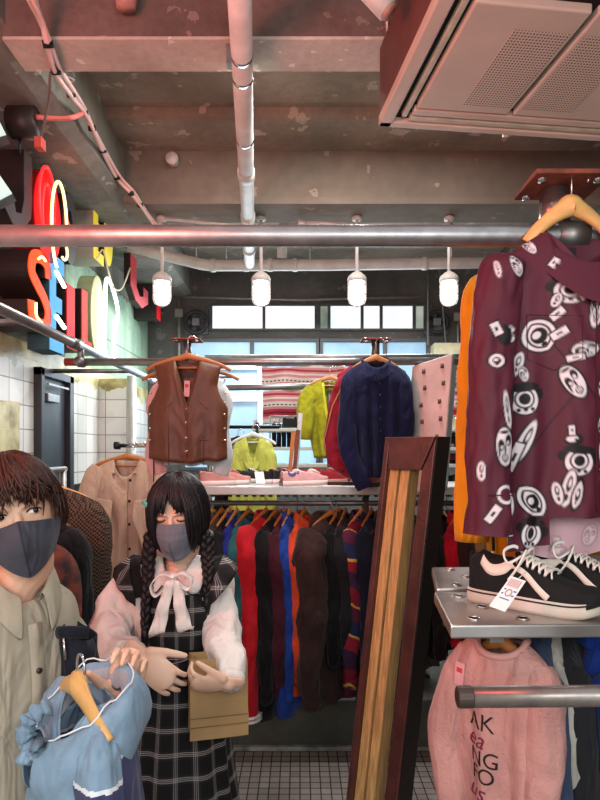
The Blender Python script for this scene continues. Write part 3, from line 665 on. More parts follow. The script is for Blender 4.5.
# ================================================================== GARMENTS
def hook(t, x, y, z, h=.06, r=.02, m=CHROME):
    pts = [(x, y, z), (x, y, z+h)]+[(x+r-r*math.cos(a), y, z+h+r*math.sin(a)) for a in np.linspace(.3, 3.6, 9)]
    MB().tube(pts, .0022, 8).build('hook', m, t)
def hanger(loc, label, rz=0., w=.2, m=None, group='wooden hangers', drop=.055, hk=.05, bar=True, thick=.011, hook_m=None):
    """loc = the neck point where the wire leaves the wood"""
    t = thing('clothes_hanger', label, 'hanger', loc, rz, group)
    pts = [(-w, .012, -drop-.012), (-w*.8, .004, -drop*.8), (-w*.45, 0, -drop*.38), (-w*.15, 0, -.008), (0, 0, .0), (w*.15, 0, -.008), (w*.45, 0, -drop*.38), (w*.8, .004, -drop*.8), (w, .012, -drop-.012)]
    MB().tube([Vector(p)*1. for p in cr(pts, 4)], [thick*(.75+.7*math.exp(-((i-16)/7.)**2)) for i in range(33)], 10, flat=.6, up=(0, 0, 1)).build('shoulder_bar', m or WOODH, t)
    if bar: MB().tube([(-w*.86, .008, -drop-.0), (w*.86, .008, -drop-.0)], .0055, 8).build('trouser_bar', m or WOODH, t)
    hook(t, 0, 0, 0, hk, .02, hook_m or CHROME); return t

def body_fn(p):
    W = lerp(p['prof'], 0); nw = p.get('nw', .075); sd = p.get('sd', .055); L = p['L']; T = p.get('T', .05); seed = p.get('seed', 1.)
    fa = p.get('fa', .014); fk = p.get('fk', 3.2); nd = p.get('nd', .09); nb = p.get('nb', .012); V = p.get('V', False)
    def ztop(x, front):
        a = abs(x)
        if a < nw: q = 1-a/nw; return -(nd if front else nb)*(q if V else (1-(a/nw)**2)**.6)
        q = (a-nw)/max(1e-6, W-nw); return -sd*(q**1.15)
    def f(u, v, front):
        hw = lerp(p['prof'], v); zt = ztop(u*W, front)
        hem = p.get('hem', 0.)*math.cos(u*math.pi*.5)-.012*NZ(u*3+seed, 7.)
        Lz = -(L+(p.get('back', 0) if not front else 0)+hem)
        z = zt+v*(Lz-zt)
        hw *= 1+.05*NZ(v*4, seed*3.3)*v
        x = u*hw
        edge = max(0., 1-abs(u)**3)
        bl = math.sqrt(min(1, v/.14)) if v < .14 else 1.
        a = abs(u*W)
        if a < nw: bl = max(bl, .75*(1-(a/nw)**2)**.5)
        y = T*bl*edge**.55*lerp(p.get('tp', [(0, 1), (1, 1)]), v)
        fo = fa*(v**.8)*math.sin(fk*u*math.pi+seed*5+1.8*NZ(u*1.7+seed, v*1.3)+(0 if front else 2.))*edge+p.get('wr', .006)*NZ(u*6+seed, v*9, 3 if front else 8)*min(1, v*5)*edge
        return Vector((x, -y+fo if front else y+fo, z))
    return f
def garment(name, label, cat, loc, p, m, rz=0., group=None, sleeves=None, collar=None, mats=None, nu=22, nv=26, fmat=None, attr=None, smat=None, sfm=None, cuff=None, hood=None, sm=None, body='body'):
    t = thing(name, label, cat, loc, rz, group); f = body_fn(p)
    us = np.linspace(-1, 1, nu*2+1)
    us = np.sign(us)*(1-(1-abs(us))**1.25); vs = np.linspace(0, 1, nv+1)**1.15
    mb = MB(); gap = p.get('gap')
    for fr in (True, False):
        if fr and gap:
            for sgn in (-1, 1):
                G = []
                for a in np.linspace(0, 1, nu+1):
                    row = []
                    for v in vs:
                        g0 = lerp(gap, v); u = sgn*(g0+(1-g0)*a); row.append(f(u, v, True))
                    G.append(row)
                mb.grid(G)
        else: mb.grid([[f(u, v, fr) for v in vs] for u in us])
    mb.build(body, m if not mats else [m]+mats, t, weld=.0006, fmat=fmat, attr=attr, solid=.004 if not attr else 0)
    if sleeves:
        for sd_, path, r, fl in sleeves:
            s = MB(); pts = cr([tuple(x) for x in path], 6); k = len(pts)
            rr_ = [lerp(r, i/(k-1)) for i in range(k)]
            s.tube(pts, rr_, p.get('sn', 18), flat=fl, up=(1, 0, 0), wr=p.get('swr', .16), seed=p.get('seed', 1)*2+sd_, wf=p.get('swf', 9.))
            sl_ = s.build('sleeve', smat or (m if not mats else [m]+mats), t, fmat=sfm, attr=attr)
            if cuff:
                cm, n_ = cuff; MB().tube([pts[-n_-1], pts[-1], Vector(pts[-1])+(Vector(pts[-1])-Vector(pts[-2])).normalized()*.012], [rr_[-n_-1]*1.04, rr_[-1]*1.04, rr_[-1]*.98], 16, flat=fl, up=(1, 0, 0)).build('cuff', cm, t)
    nw = p.get('nw', .075); T = p.get('T', .05)
    if collar: make_collar(t, collar.get('m', m), nw*1.02, collar.get('T', T*.75), p.get('nd', .09), **{k: v for k, v in collar.items() if k not in ('m', 'T')}, attr=attr)
    if hood: make_hood(t, hood, nw, p.get('seed', 1))
    return t, f
def make_collar(t, m, nw, T, nd, stand=.03, fall=.055, out=.03, pt=.03, attr=None, pw=1.6, n=33):
    G = []
    for s in np.linspace(-1, 1, n):
        a = math.pi*s; x = nw*math.sin(a)*1.0; y = T*math.cos(a); fr = ((1-math.cos(a))/2)
        zb = -nd*fr**pw*.92; o = Vector((math.sin(a), .75*math.cos(a), 0))
        c = Vector((x, y, zb)); k = fr**6
        row = [c+Vector((0, 0, -.004)), c+o*.004+Vector((0, 0, stand*(1-.4*k))), c+o*(.012)+Vector((0, 0, stand*.9*(1-.4*k))), c+o*(out*.7)+Vector((0, 0, stand-fall*.5-pt*.4*k)), c+o*out+Vector((.0, -.008*k, stand-fall-pt*k))]
        G.append(cr([tuple(x) for x in row], 10 if attr else 2))
    MB().grid(G).build('collar', m, t, solid=0 if attr else .003, attr=attr)
def make_hood(t, m, nw, seed):
    G = []
    for a in np.linspace(-math.pi*.82, math.pi*.82, 25):
        row = []
        for j, (r, z, y) in enumerate(((1.0, -.01, 0), (1.35, .03, .01), (1.7, .025, .03), (1.75, -.03, .045), (1.5, -.10, .05), (1.15, -.15, .045))):
            w = .12*NZ(a*2+seed, j*.8); x = nw*r*math.sin(a)*(1+w); yy = y+nw*.8*r*math.cos(a)*(1+w); fr = (1-math.cos(a))/2
            row.append((x, yy, z*(1-.5*fr)-.10*fr))
        G.append(row)
    MB().grid(G).build('hood', m, t, sub=1, solid=.004)
def hang_sleeves(W, sd, L=.58, r0=.085, r1=.05, dx=.05, dy=-.02, fl=.6, bend=.02):
    out = []
    for s in (-1, 1):
        x = s*(W-.035)
        out.append((s, [(x-s*.04, 0, -sd-.035), (x+s*.01, dy*.3, -sd-.10), (x+s*dx*.7, dy, -sd-.1-L*.4), (x+s*(dx+bend), dy*1.2, -sd-.1-L*.75), (x+s*dx, dy, -sd-.1-L)], [(0, r0*.6), (.12, r0), (.5, r0*.85), (.85, r1*1.1), (1, r1)], fl))
    return out
def buttons(t, f, pts, m, r=.006, d=.004, name='button'):
    for x, z in pts:
        v = None; best = 9
        for q in np.linspace(0, 1, 121):
            w = f(0, q, True)
            if abs(w.z-z) < best: best = abs(w.z-z); v = q
        u = x/max(.01, f(1, v, True).x); c = f(u, v, True); MB().tube([c+Vector((0, .002, 0)), c+Vector((0, -d, 0))], r, 12).build(name, m, t)
def surf(f, x, z):
    lo, hi = 0., 1.
    u = 0
    for _ in range(18):
        v = (lo+hi)/2; hw = max(.02, f(1, v, True).x); u = max(-1, min(1, x/hw)); c = f(u, v, True)
        if c.z > z: lo = v
        else: hi = v
    return c.y
def paper_tag(t, c, w, h, m=CARD, ink=None, rot=(0, 0, 0), name='price_tag'):
    R = Euler(rot).to_matrix(); o = MB().box(c, (w, .0015, h), R).build(name, m, t, smooth=False)
    if ink: MB().box(Vector(c)+R @ Vector((0, -.0015, h*.18)), (w*.6, .001, h*.2), R).build('printed_mark', ink, o, smooth=False)
    return o
body_std = lambda W, H: [(0, W), (.12, W*.97), (.3, W*.98), (1, H)]

# ------------------------------------------------------------------ displayed garments
# brown leather vest
LEA = mat('brown_leather', '#663a26', .5, n=.14, ns=6, bump=.15, bs=90, spec=.4)
lp = P(188, 356, RY-.05)
hanger(lp, 'wooden hanger holding the brown leather vest', w=.2, m=mat('red_brown_hanger', '#b8713f', .4, n=.08), hk=.075, group='hangers on the cross rail')
vp = dict(L=.47, prof=[(0, .158), (.06, .15), (.22, .138), (.34, .16), (.44, .188), (1, .182)], nw=.06, nd=.215, V=True, sd=.03, T=.045, fa=.006, seed=3.1, hem=.02)
t, f = garment('leather_vest', 'brown leather vest with snap buttons and laced sides on the cross rail', 'vest', lp-Vector((0, 0, .018)), vp, LEA)
SNAP = mat('brass_snap', '#d9cba8', .25, .8, n=0)
buttons(t, f, [(0, -.235), (0, -.30), (0, -.37), (0, -.435)], SNAP, .0065, .004, 'snap')
for s in (-1, 1):
    buttons(t, f, [(s*.176, z) for z in (-.25, -.29, -.325, -.36, -.40, -.435)], SNAP, .005, .008, 'lacing_eyelet')
    w = MB(); ys = [(s*a, z) for a, z in ((.17, -.19), (.1, -.235), (.06, -.2))]; w.tube([(x, surf(f, x, z)-.003, z) for x, z in ys], .002, 6)
    w.tube([(x, surf(f, x, z)-.003, z) for x, z in ((s*.06, -.38), (s*.17, -.39))], .003, 6); w.tube([(x, surf(f, x, z)-.003, z) for x, z in ((s*.085, -.2), (s*.08, -.5))], .0015, 6).build('seam', mat('dark_leather_seam', '#5d3422', .6), t)
MB().tube([(.004, surf(f, .004, z)-.002, z) for z in np.linspace(-.22, -.465, 14)], .0022, 6).build('front_edge', mat('dark_leather_seam', '#5d3422'), t)
MB().box((-.006, .034, -.06), (.07, .003, .035)).build('neck_label', mat('dark_label', '#3c2118', .6), t, smooth=False)
paper_tag(t, (.0, -.03, -.14), .026, .075, mat('pink_tag', '#e3a3a6', .6), mat('tag_red', '#c8454d', .6), (0, .05, 0))

# white and pink shirt behind the vest
wp = P(190, 366, RY+.07)
hanger(wp, 'wooden hanger hidden behind the vest holding the white shirt', w=.24, m=WOODO, hk=.04, group='hangers on the cross rail')
WSH = fab('white_shirt', '#d9dadc', .06); PKS = fab('pink_shirt', '#dfa9a6', .05)
t, f = garment('white_shirt', 'white shirt with one pink side hanging behind the brown vest', 'shirt', wp-Vector((0, 0, .02)), dict(L=.47, prof=body_std(.17, .15), T=.05, seed=5.2, fa=.02), WSH, mats=[PKS],
        sleeves=hang_sleeves(.185, .055, .36, .055, .04, -.0), sfm=lambda c: 1 if c.x < 0 else 0, fmat=lambda c: 1 if c.x < -.11 else 0)
MB().tube([(-.165, -.06, z) for z in np.linspace(-.2, -.55, 10)], .003, 6).build('piping', BLACK, t)
MB().box((.175, -.04, -.41), (.03, .02, .05)).build('black_clip', BLACK, t, smooth=False)

# navy shirt and the red garment behind it
NAVY = fab('navy_cloth', '#1d2346', .18, ns=7)
np_ = P(376, 357, RY-.05)
hanger(np_, 'wooden hanger holding the navy shirt', w=.12, m=mat('tan_hanger', '#c58d5a', .4, n=.08), hk=.07, group='hangers on the cross rail')
sl = [(-1, [(-.105, 0, -.055), (-.128, -.02, -.12), (-.14, -.04, -.28), (-.135, -.055, -.42), (-.085, -.06, -.54), (-.06, -.06, -.60)], [(0, .03), (.15, .042), (.5, .045), (.85, .042), (1, .036)], .6),
      (1, [(.10, 0, -.055), (.125, -.02, -.12), (.138, -.03, -.28), (.125, -.02, -.4), (.09, 0, -.5), (.08, 0, -.52)], [(0, .03), (.15, .04), (.5, .04), (.85, .038), (1, .03)], .6)]
t, f = garment('navy_shirt', 'navy blue button shirt on the cross rail with its sleeves pulled in', 'shirt', np_-Vector((0, 0, .02)), dict(L=.55, prof=[(0, .14), (.2, .145), (.6, .14), (1, .115)], T=.055, seed=2.2, fa=.024, fk=4.2, nw=.055, nd=.06, sd=.05, V=True), NAVY,
        sleeves=sl, collar=dict(stand=.024, fall=.045, out=.026, pt=.035))
buttons(t, f, [(.012, -.12-.055*i) for i in range(5)], mat('navy_button', '#4a5288', .35), .005)
MB().tube([(.0, surf(f, .0, z)-.003, z) for z in np.linspace(-.08, -.4, 10)], .0016, 6).build('placket_seam', mat('navy_seam', '#15193a', .9), t)
MB().tube([(x, surf(f, x, z)-.003, z) for x, z in ((.035, -.16), (.035, -.24), (.065, -.255), (.095, -.24), (.095, -.16))], .0016, 6).build('pocket_seam', mat('navy_seam', '#15193a'), t)
# red one
REDS = fab('red_plaid_cloth', '#a3283a', .25, ns=16, col2='#7c1c30')
rp = P(372, 359, RY+.07)
sl = [(-1, [(-.11, 0, -.05), (-.15, -.01, -.14), (-.175, -.02, -.28), (-.185, -.02, -.40), (-.165, -.02, -.48), (-.14, -.02, -.53)], [(0, .03), (.2, .045), (.55, .055), (.8, .055), (1, .02)], .6)]
t, f = garment('red_shirt', 'dark red shirt mostly hidden behind the navy shirt, its puffed sleeve showing', 'shirt', rp-Vector((0, 0, .02)), dict(L=.56, prof=body_std(.17, .15), T=.04, seed=7.7), REDS, sleeves=sl)
MB().tube([(-.13, -.04, -.08), (-.20, -.05, -.22), (-.238, -.035, -.38), (-.225, -.03, -.46)], .0035, 6).build('sleeve_piping', mat('tan_piping', '#c69a63', .7), t)

# yellow green cardigan further back
YG = fab('yellow_green_knit', '#a8ab28', .15, ns=30, bs=120, bump=.3)
yp = P(330, 377, 3.85)
hanger(yp, 'small wooden hanger holding the yellow green cardigan', w=.15, m=mat('tan_hanger', '#c58d5a'), hk=.05, group='hangers on the rear rails')
t, f = garment('knit_cardigan', 'yellow green knitted cardigan behind the navy shirt', 'cardigan', yp-Vector((0, 0, .02)), dict(L=.5, prof=[(0, .15), (.3, .16), (1, .10)], T=.05, nw=.055, nd=.3, V=True, seed=4.4, fa=.015), YG,
        sleeves=[(-1, [(-.11, 0, -.06), (-.15, -.03, -.13), (-.16, -.06, -.28), (-.165, -.05, -.38)], [(0, .045), (.3, .055), (.8, .05), (1, .042)], .7)])
MB().tube([(x, surf(f, x, z)-.004, z) for x, z in ((-.05, -.02), (-.045, -.08), (-.03, -.2), (-.0, -.3), (.005, -.48))], .012, 8, flat=.6).build('shawl_edge', mat('yellow_edge', '#cfcf3a', .9), t)
# yellow blazer
YB_ = fab('pale_yellow_cloth', '#cdd062', .08)
bp = P(253, 434, 3.95)
hanger(bp, 'hanger holding the pale yellow blazer', w=.15, m=WHITE, hk=.04, group='hangers on the rear rails')
t, f = garment('yellow_blazer', 'pale yellow blazer hanging behind the black shoes', 'blazer', bp-Vector((0, 0, .02)), dict(L=.55, prof=[(0, .13), (.3, .12), (.55, .115), (1, .14)], T=.05, nw=.045, nd=.17, V=True, seed=6.1, fa=.008), YB_,
        sleeves=hang_sleeves(.135, .05, .36, .05, .038, -.0, -.03, .8), collar=dict(stand=.02, fall=.05, out=.035, pt=.045))
buttons(t, f, [(0, -.2), (0, -.27)], mat('amber_button', '#8a6f2a', .4), .007)
for s in (-1, 1): MB().tube([(x, surf(f, x, z)-.004, z) for x, z in ((s*.03, -.30), (s*.1, -.31))], .006, 6).build('pocket_flap', YB_, t)
# black garment beside it
kp = P(238, 438, 4.05)
hanger(kp, 'hanger holding the black jacket beside the blazer', w=.15, m=BLACK, hk=.04, group='hangers on the rear rails')
garment('black_jacket', 'black jacket with a white edge just behind the pale yellow blazer', 'jacket', kp-Vector((0, 0, .02)), dict(L=.56, prof=body_std(.14, .14), T=.04, seed=1.7), fab('black_cloth', '#17171a', .2), sleeves=hang_sleeves(.14, .055, .42, .05, .04, .0), collar=dict(m=WSH))
t = thing('blazer_rack', 'black display rack behind the pale yellow blazer', 'clothes rack', P(250, 427, 4.1)); o = t.location.copy()
MB().tube([(-.16, 0, .0), (.2, 0, .0)], .012, 10).build('rail', BLACK, t); cyl(MB(), (.05, 0, .03), (.05, 0, ZK-o.z), .013, 10).build('post', BLACK, t); MB().box((.05, 0, ZK-o.z+.012), (.4, .3, .024)).build('foot', BLACK, t, smooth=False)
# serape blankets on the rear wall side
def serape(name):
    m, n, b = newmat(name, .95); x = n.xyz(n.n('ShaderNodeTexCoord').outputs['Object'])
    zz = n.m('ADD', x[2], n.m('MULTIPLY', n.m('SINE', n.m('MULTIPLY', x[0], 11.)), .006))
    fz = n.m('FRACT', n.m('MULTIPLY', zz, 3.9))
    W = lin('#d9cfc9'); R1 = lin('#a8323f'); D = lin('#6d1f30'); Pk = lin('#c98a8e'); K = lin('#2d2328')
    st = [(0, W), (.08, Pk), (.16, R1), (.24, D), (.3, R1), (.38, Pk), (.46, W), (.5, K), (.535, W), (.62, Pk), (.7, W), (.76, Pk), (.82, R1), (.88, Pk), (.95, W)]
    c = n.ramp(fz, *st); c.node.color_ramp.interpolation = 'CONSTANT'
    zig = n.m('LESS_THAN', n.m('ABSOLUTE', n.m('SUBTRACT', n.m('FRACT', n.m('MULTIPLY', x[0], 30.)), .5)), .2)
    band = n.m('LESS_THAN', n.m('ABSOLUTE', n.m('SUBTRACT', fz, .517)), .02)
    n.L.new(n.mix(n.m('MULTIPLY', zig, band), c, (*W, 1)), b.inputs['Base Color']); return m
SER = serape('serape_weave')
def cloth(name, label, a, b, d, seed, m, cat='blanket', th=.01, fringe=False):
    c = P((a[0]+b[0])/2, a[1], d); t = thing(name, label, cat, c); p0, p1 = P(*a, d)-c, P(*b, d)-c; G = []
    for u in np.linspace(0, 1, 36): G.append([(p0.x+(p1.x-p0.x)*u, .03*math.sin(u*17+seed)*(.3+v)+.02*NZ(u*4, v*3+seed), p0.z+(p1.z-p0.z)*v-.012*math.sin(u*6+seed)) for v in np.linspace(0, 1, 14)])
    MB().grid(G).build('cloth', m, t, solid=th); MB().tube([(p0.x-.05, .0, .008), (p1.x+.05, 0, .008)], .012, 10).build('hanging_bar', STEEL, t); return t
cloth('serape_blanket', 'red and white striped woven blanket, upper of the two left of the yellow green cardigan', (262, 366), (345, 387), 4.9, 0, SER)
cloth('serape_blanket', 'red and white striped woven blanket, lower of the two left of the yellow green cardigan', (263, 390), (342, 423), 4.85, 2, SER)
cloth('serape_blanket', 'striped woven blanket, upper of the two beside the orange shirt', (440, 364), (480, 384), 4.9, 1, SER)
cloth('serape_blanket', 'striped woven blanket, lower of the two beside the orange shirt', (440, 389), (480, 421), 4.85, 4, SER)
t = thing('door_frame_panel', 'blue glazed white framed door leaf below the left windows', 'door', P(235, 470, 5.6)); o = t.location.copy(); t.location.z = ZK; o.z = ZK
zz = lambda y: P(0, y, 5.6).z-ZK
ww = MB(); X0, X1 = P(212, 0, 5.6).x-o.x, P(261, 0, 5.6).x-o.x
for x in (X0, X1): ww.box2((x-.03, -.03, 0), (x+.03, .03, zz(366)))
for z in (zz(366), zz(398), .05): ww.box2((X0, -.025, z-.035), (X1, .025, z+.035))
ww.build('frame', mat('white_door_frame', '#c9d3da', .5), t, smooth=False); MB().box2((X0, -.005, .05), (X1, .005, zz(366))).build('glass', GB, t, smooth=False)

# beige hooded coat on the left
COAT = fab('beige_coat', '#b79c88', .06, ns=6); cp_ = P(127, 456, 3.38)
hanger(cp_, 'wooden hanger holding the beige hooded coat', w=.2, m=WOODO, hk=.04, group='hangers on the low coat rack')
sl = [(-1, [(-.15, 0, -.05), (-.19, -.02, -.14), (-.225, -.05, -.32), (-.24, -.07, -.5), (-.25, -.07, -.56)], [(0, .05), (.15, .065), (.6, .055), (1, .04)], .55),
      (1, [(.14, 0, -.05), (.17, -.02, -.14), (.19, -.05, -.32), (.2, -.05, -.5), (.2, -.05, -.56)], [(0, .05), (.15, .065), (.6, .055), (1, .04)], .55)]
t, f = garment('hooded_coat', 'beige hooded coat with cape flaps and dark buttons at the tiled corner', 'coat', cp_-Vector((0, 0, .015)), dict(L=1.0, prof=[(0, .19), (.15, .195), (.5, .19), (1, .23)], nw=.07, nd=.1, T=.06, seed=8.8, fa=.02, fk=4.5, sd=.06), COAT, sleeves=sl, hood=COAT)
buttons(t, f, [(.03, -.13), (.03, -.24), (.03, -.37), (.03, -.5)], BLACK, .008)
MB().tube([(.02, surf(f, .02, z)-.003, z) for z in np.linspace(-.1, -.95, 20)], .0018, 6).build('placket_seam', mat('coat_seam', '#84695a', .9), t)
for s in (-1, 1):
    G = []
    for u in np.linspace(0, 1, 12):
        G.append([(s*(.06+.13*u), surf(f, s*(.06+.13*u), -.21-.02*(1-u)-v*(.16+.10*u))-.012-.03*v-.012*math.sin(u*9+v*3)*v, -.21-.02*(1-u)-v*(.10+.22*(1-abs(2*u-1.)))) for v in np.linspace(0, 1, 8)])
    MB().grid(G).build('cape_flap', COAT, t, solid=.003, sub=1)

# tweed and dark clothes between the two people
rk = thing('side_rack', 'dark rack rail along the left wall holding the tweed jacket', 'clothes rack', (-.98, 2.3, 0)); MB().tube([(0, -.7, 1.62), (.0, .2, 1.62)], .013, 12).build('rail', STEEL_D, rk)
for y in (-.68, .18): cyl(MB(), (0, y, 0), (0, y, 1.62), .014, 12).build('post', STEEL_D, rk)
def tweed():
    m, n, b = newmat('black_brown_tweed', .95); c = n.n('ShaderNodeTexCoord').outputs['Object']
    w = n.n('ShaderNodeTexChecker'); n.L.new(c, w.inputs[0]); w.inputs['Scale'].default_value = 150; w.inputs['Color1'].default_value = (*lin('#5d4a3c'), 1); w.inputs['Color2'].default_value = (*lin('#161514'), 1)
    n.L.new(w.outputs[0], b.inputs['Base Color']); n.bump(w.outputs[1], b, .3, .003); return m
TW = tweed()
for (x, y, z, rz, m_, lb, W) in ((-.90, 2.05, 1.575, .12, TW, 'black and brown tweed jacket behind the man in the beige shirt', .2),
                              (-.90, 1.86, 1.50, .3, fab('black_cloth', '#17171a', .2), 'black jacket hanging between the man and the tweed jacket', .2),
                              (-.88, 1.72, 1.46, .5, mat('rust_patterned_cloth', '#7d3a2c', .9, n=.3, ns=18, col2='#27211f'), 'rust patterned shirt hanging close behind the man', .19),
                              (-1.02, 2.35, 1.5, .1, fab('charcoal_cloth', '#2a2a2c', .2), 'charcoal jacket hanging behind the tweed jacket', .2)):
    garment('side_jacket', lb, 'jacket', (x, y, z), dict(L=.72, prof=body_std(W, W*1.0), T=.05, seed=x*9+y*5, fa=.012), m_, rz=rz, sleeves=hang_sleeves(W, .055, .5, .075, .055, .03, -.02, .7), collar=dict(stand=.02))
    hanger((x, y, z+.012), 'hanger inside the '+lb.split(' hanging')[0].split(' behind')[0]+' on the side rack', rz, w=W*.9, m=WOODH, hk=.035, group='hangers on the side rack', bar=False)

# ------------------------------------------------------------------ jackets packed on the rear rack
def side(name, label, cat, px, top, bot, col, rz, d=3.1, W=.2, r0=.075, hem=None, hm=None, hood=None, cuffm=None, sl=True, seed=None, T=.05, mats=None, fmat=None, sfm=None, m=None, slen=None, dark=.2, fl=.75):
    zt = P(0, top, d).z; L = zt-P(0, bot, d).z; x = (px-300)*d/F+W*math.cos(math.radians(rz))*.72; s = seed if seed is not None else px*.137
    mm = m or fab('cloth_'+col.strip('#'), col, dark)
    zt = 1.365-abs(px*7 % 5)*.003; hz = math.radians(rz)
    t, f = garment(name, label, cat, (x, d, zt), dict(L=L, prof=body_std(W, hem or W*.95), T=T, seed=s, fa=.016, nw=.06, nd=.06, swr=.26, swf=12., sn=24), mm, rz=hz, sleeves=hang_sleeves(W, .06, slen or L*.72, r0, r0*.5, .03, -.035, fl, .03) if sl else None,
                   collar=None if hood else dict(stand=.025), hood=mm if hood else None, mats=mats, fmat=fmat, sfm=sfm, cuff=(cuffm or mm, 2), nu=12, nv=16)
    return t
hcount = [0]
def rack_hanger(px, d, rz, lb, m=WOODO):
    hanger(((px-300)*d/F, d, 1.388), lb, math.radians(rz), w=.13, m=m, hk=.03, group='hangers on the rear rack', bar=False)
V_RED, V_WHT = fab('cloth_c3202c', '#c3202c', .15), fab('stripe_white', '#e2dcd8', .05)
DK_ = '#1c1b1e'
items = [  # name, label, category, px, top, bottom, colour, angle, options
 ('rack_jacket', 'dark grey jacket at the left end of the rear rack beside the woman', 'jacket', 204, 520, 690, '#3a3a3e', 72, {}),
 ('rack_jacket', 'brown grey jacket second from the left end of the rear rack', 'jacket', 214, 518, 690, '#5a4a44', 74, {}),
 ('rack_jacket', 'black jacket third from the left end of the rear rack', 'jacket', 222, 520, 695, DK_, 76, {}),
 ('rack_jacket', 'royal blue jacket peeking out between black and teal on the rear rack', 'jacket', 231, 518, 680, '#26318a', 78, dict(r0=.05)),
 ('rack_jacket', 'teal jacket just left of the bright red varsity jacket', 'jacket', 239, 522, 670, '#2b6467', 70, dict(r0=.065)),
 ('varsity_jacket', 'bright red varsity jacket with white striped cuffs beside the paper bag', 'jacket', 253, 526, 705, '#c3202c', 62, dict(r0=.085, cuffm='stripe', slen=.8)),
 ('rack_jacket', 'black padded jacket right of the bright red varsity jacket', 'jacket', 266, 522, 712, '#19191c', 68, dict(r0=.075)),
 ('rack_jacket', 'dark maroon jacket left of the blue one on the rear rack', 'jacket', 277, 524, 690, '#4a1e2c', 74, dict(r0=.06)),
 ('rack_jacket', 'cobalt blue jacket left of the orange one on the rear rack', 'jacket', 285, 526, 715, '#2348a5', 80, dict(r0=.05)),
 ('rack_jacket', 'bright orange red jacket left of the dark brown hoodie', 'jacket', 296, 524, 690, '#e2542b', 72, dict(r0=.06)),
 ('hoodie', 'large dark brown hoodie with long sleeves in the middle of the rear rack', 'hoodie', 313, 524, 705, '#3d2a28', 48, dict(r0=.088, hood=True, slen=.72, W=.21, fl=.95, d=3.04)),
 ('rack_jacket', 'black jacket right of the dark brown hoodie', 'jacket', 329, 520, 660, '#141416', 70, dict(r0=.07)),
 ('rack_jacket', 'dark charcoal jacket left of the patterned one on the rear rack', 'jacket', 338, 518, 645, '#242427', 75, dict(r0=.06)),
 ('patterned_jacket', 'navy red and maroon patterned jacket with yellow piping on the rear rack', 'jacket', 348, 520, 690, '#4a2038', 60, dict(r0=.08, m='pattern', W=.19)),
 ('rack_jacket', 'dark navy jacket with a white trim next to the wooden frame', 'jacket', 361, 522, 705, '#1b2233', 68, dict(r0=.07)),
 ('rack_jacket', 'black jacket seen through the wooden frame', 'jacket', 376, 522, 700, '#18181a', 72, {}),
 ('rack_jacket', 'teal jacket seen through the wooden frame', 'jacket', 388, 524, 690, '#2d5a5c', 70, dict(r0=.06)),
 ('rack_jacket', 'grey jacket seen through the wooden frame', 'jacket', 399, 522, 680, '#6f6a66', 66, {}),
 ('rack_coat', 'dark speckled coat right of the wooden frame', 'coat', 413, 526, 672, '#3b3233', 55, dict(m='speck', W=.2)),
 ('rack_jacket', 'black jacket right of the dark speckled coat', 'jacket', 429, 524, 655, '#161617', 66, {}),
 ('rack_jacket', 'crimson jacket half hidden behind the steel shelf', 'jacket', 446, 522, 640, '#b3172f', 62, dict(W=.19)),
 ('rack_jacket', 'dark brown jacket right of the crimson jacket', 'jacket', 458, 520, 690, '#33231f', 70, {}),
 ('rack_jacket', 'tan jacket at the right end of the rear rack', 'jacket', 470, 520, 640, '#8b6a4a', 64, {}),
]
m, n, b = newmat('patterned_knit', .92); oc = n.n('ShaderNodeTexCoord').outputs['Object']; x = n.xyz(oc)
zz_ = n.m('ADD', x[2], n.m('ADD', n.m('MULTIPLY', x[0], .5), n.m('MULTIPLY', n.noise(oc, 4., 3), .12)))
c = n.ramp(n.m('FRACT', n.m('MULTIPLY', zz_, 2.6)), (0, lin('#39213f')), (.2, lin('#8e1f33')), (.36, lin('#c9a24a')), (.4, lin('#232a4e')), (.6, lin('#551f3a')), (.78, lin('#c9a24a')), (.81, lin('#7a1c2e'))); c.node.color_ramp.interpolation = 'CONSTANT'
n.L.new(c, b.inputs['Base Color']); PAT = m
SPECK = mat('speckled_cloth', '#6b5c5a', .95, ns=160, col2='#231d1e', n=.3)
for (nm, lb, ct, px, tp, bt, col, rz, kw) in items:
    kw = dict(kw)
    if kw.get('m') == 'pattern': kw['m'] = PAT
    if kw.get('m') == 'speck': kw['m'] = SPECK
    vs = kw.get('cuffm') == 'stripe'
    if vs: kw['cuffm'] = V_RED
    t = side(nm, lb, ct, px, tp, bt, col, rz, **kw)
    if vs:
        for c_ in [o for o in t.children if o.name.startswith('cuff')]:
            bb = [Vector(v.co) for v in c_.data.vertices]; lo = min(v.z for v in bb); cx = sum((v for v in bb), Vector())/len(bb)
            for dz in (.012, .032): MB().tube([(cx.x, cx.y, lo+dz), (cx.x, cx.y, lo+dz+.009)], .064, 16, flat=.78, up=(1, 0, 0)).build('stripe', V_WHT, c_)
    rack_hanger(px+.2*math.cos(math.radians(rz))*.72*F/3.1, kw.get('d', 3.1), rz, 'wooden hanger in the '+lb.split(' on the')[0].split(' beside')[0].split(' at the')[0].replace('the ', '')[:70], WOODO if int(px) % 3 else WOODH)
# ------------------------------------------------------------------ leaning wooden frame and steel panel
FM = mat('maroon_brown_paint', '#5a302b', .35, n=.2, ns=14, bump=.25, bs=70, spec=.5); FBK = mat('black_brown_edge', '#1f1614', .5, n=.2, ns=14); FIN = mat('raw_orange_wood', '#dfae70', .5, n=.2, ns=9, stretch=(12, 12, .6), spec=.3)
GRV = mat('frame_groove', '#3a3126', .8)
d = 2.1; H = 1.745; tw = thing('wooden_frame', 'tall maroon brown wooden frame without glass leaning in the middle of the shop', 'frame', (0, d, 0))
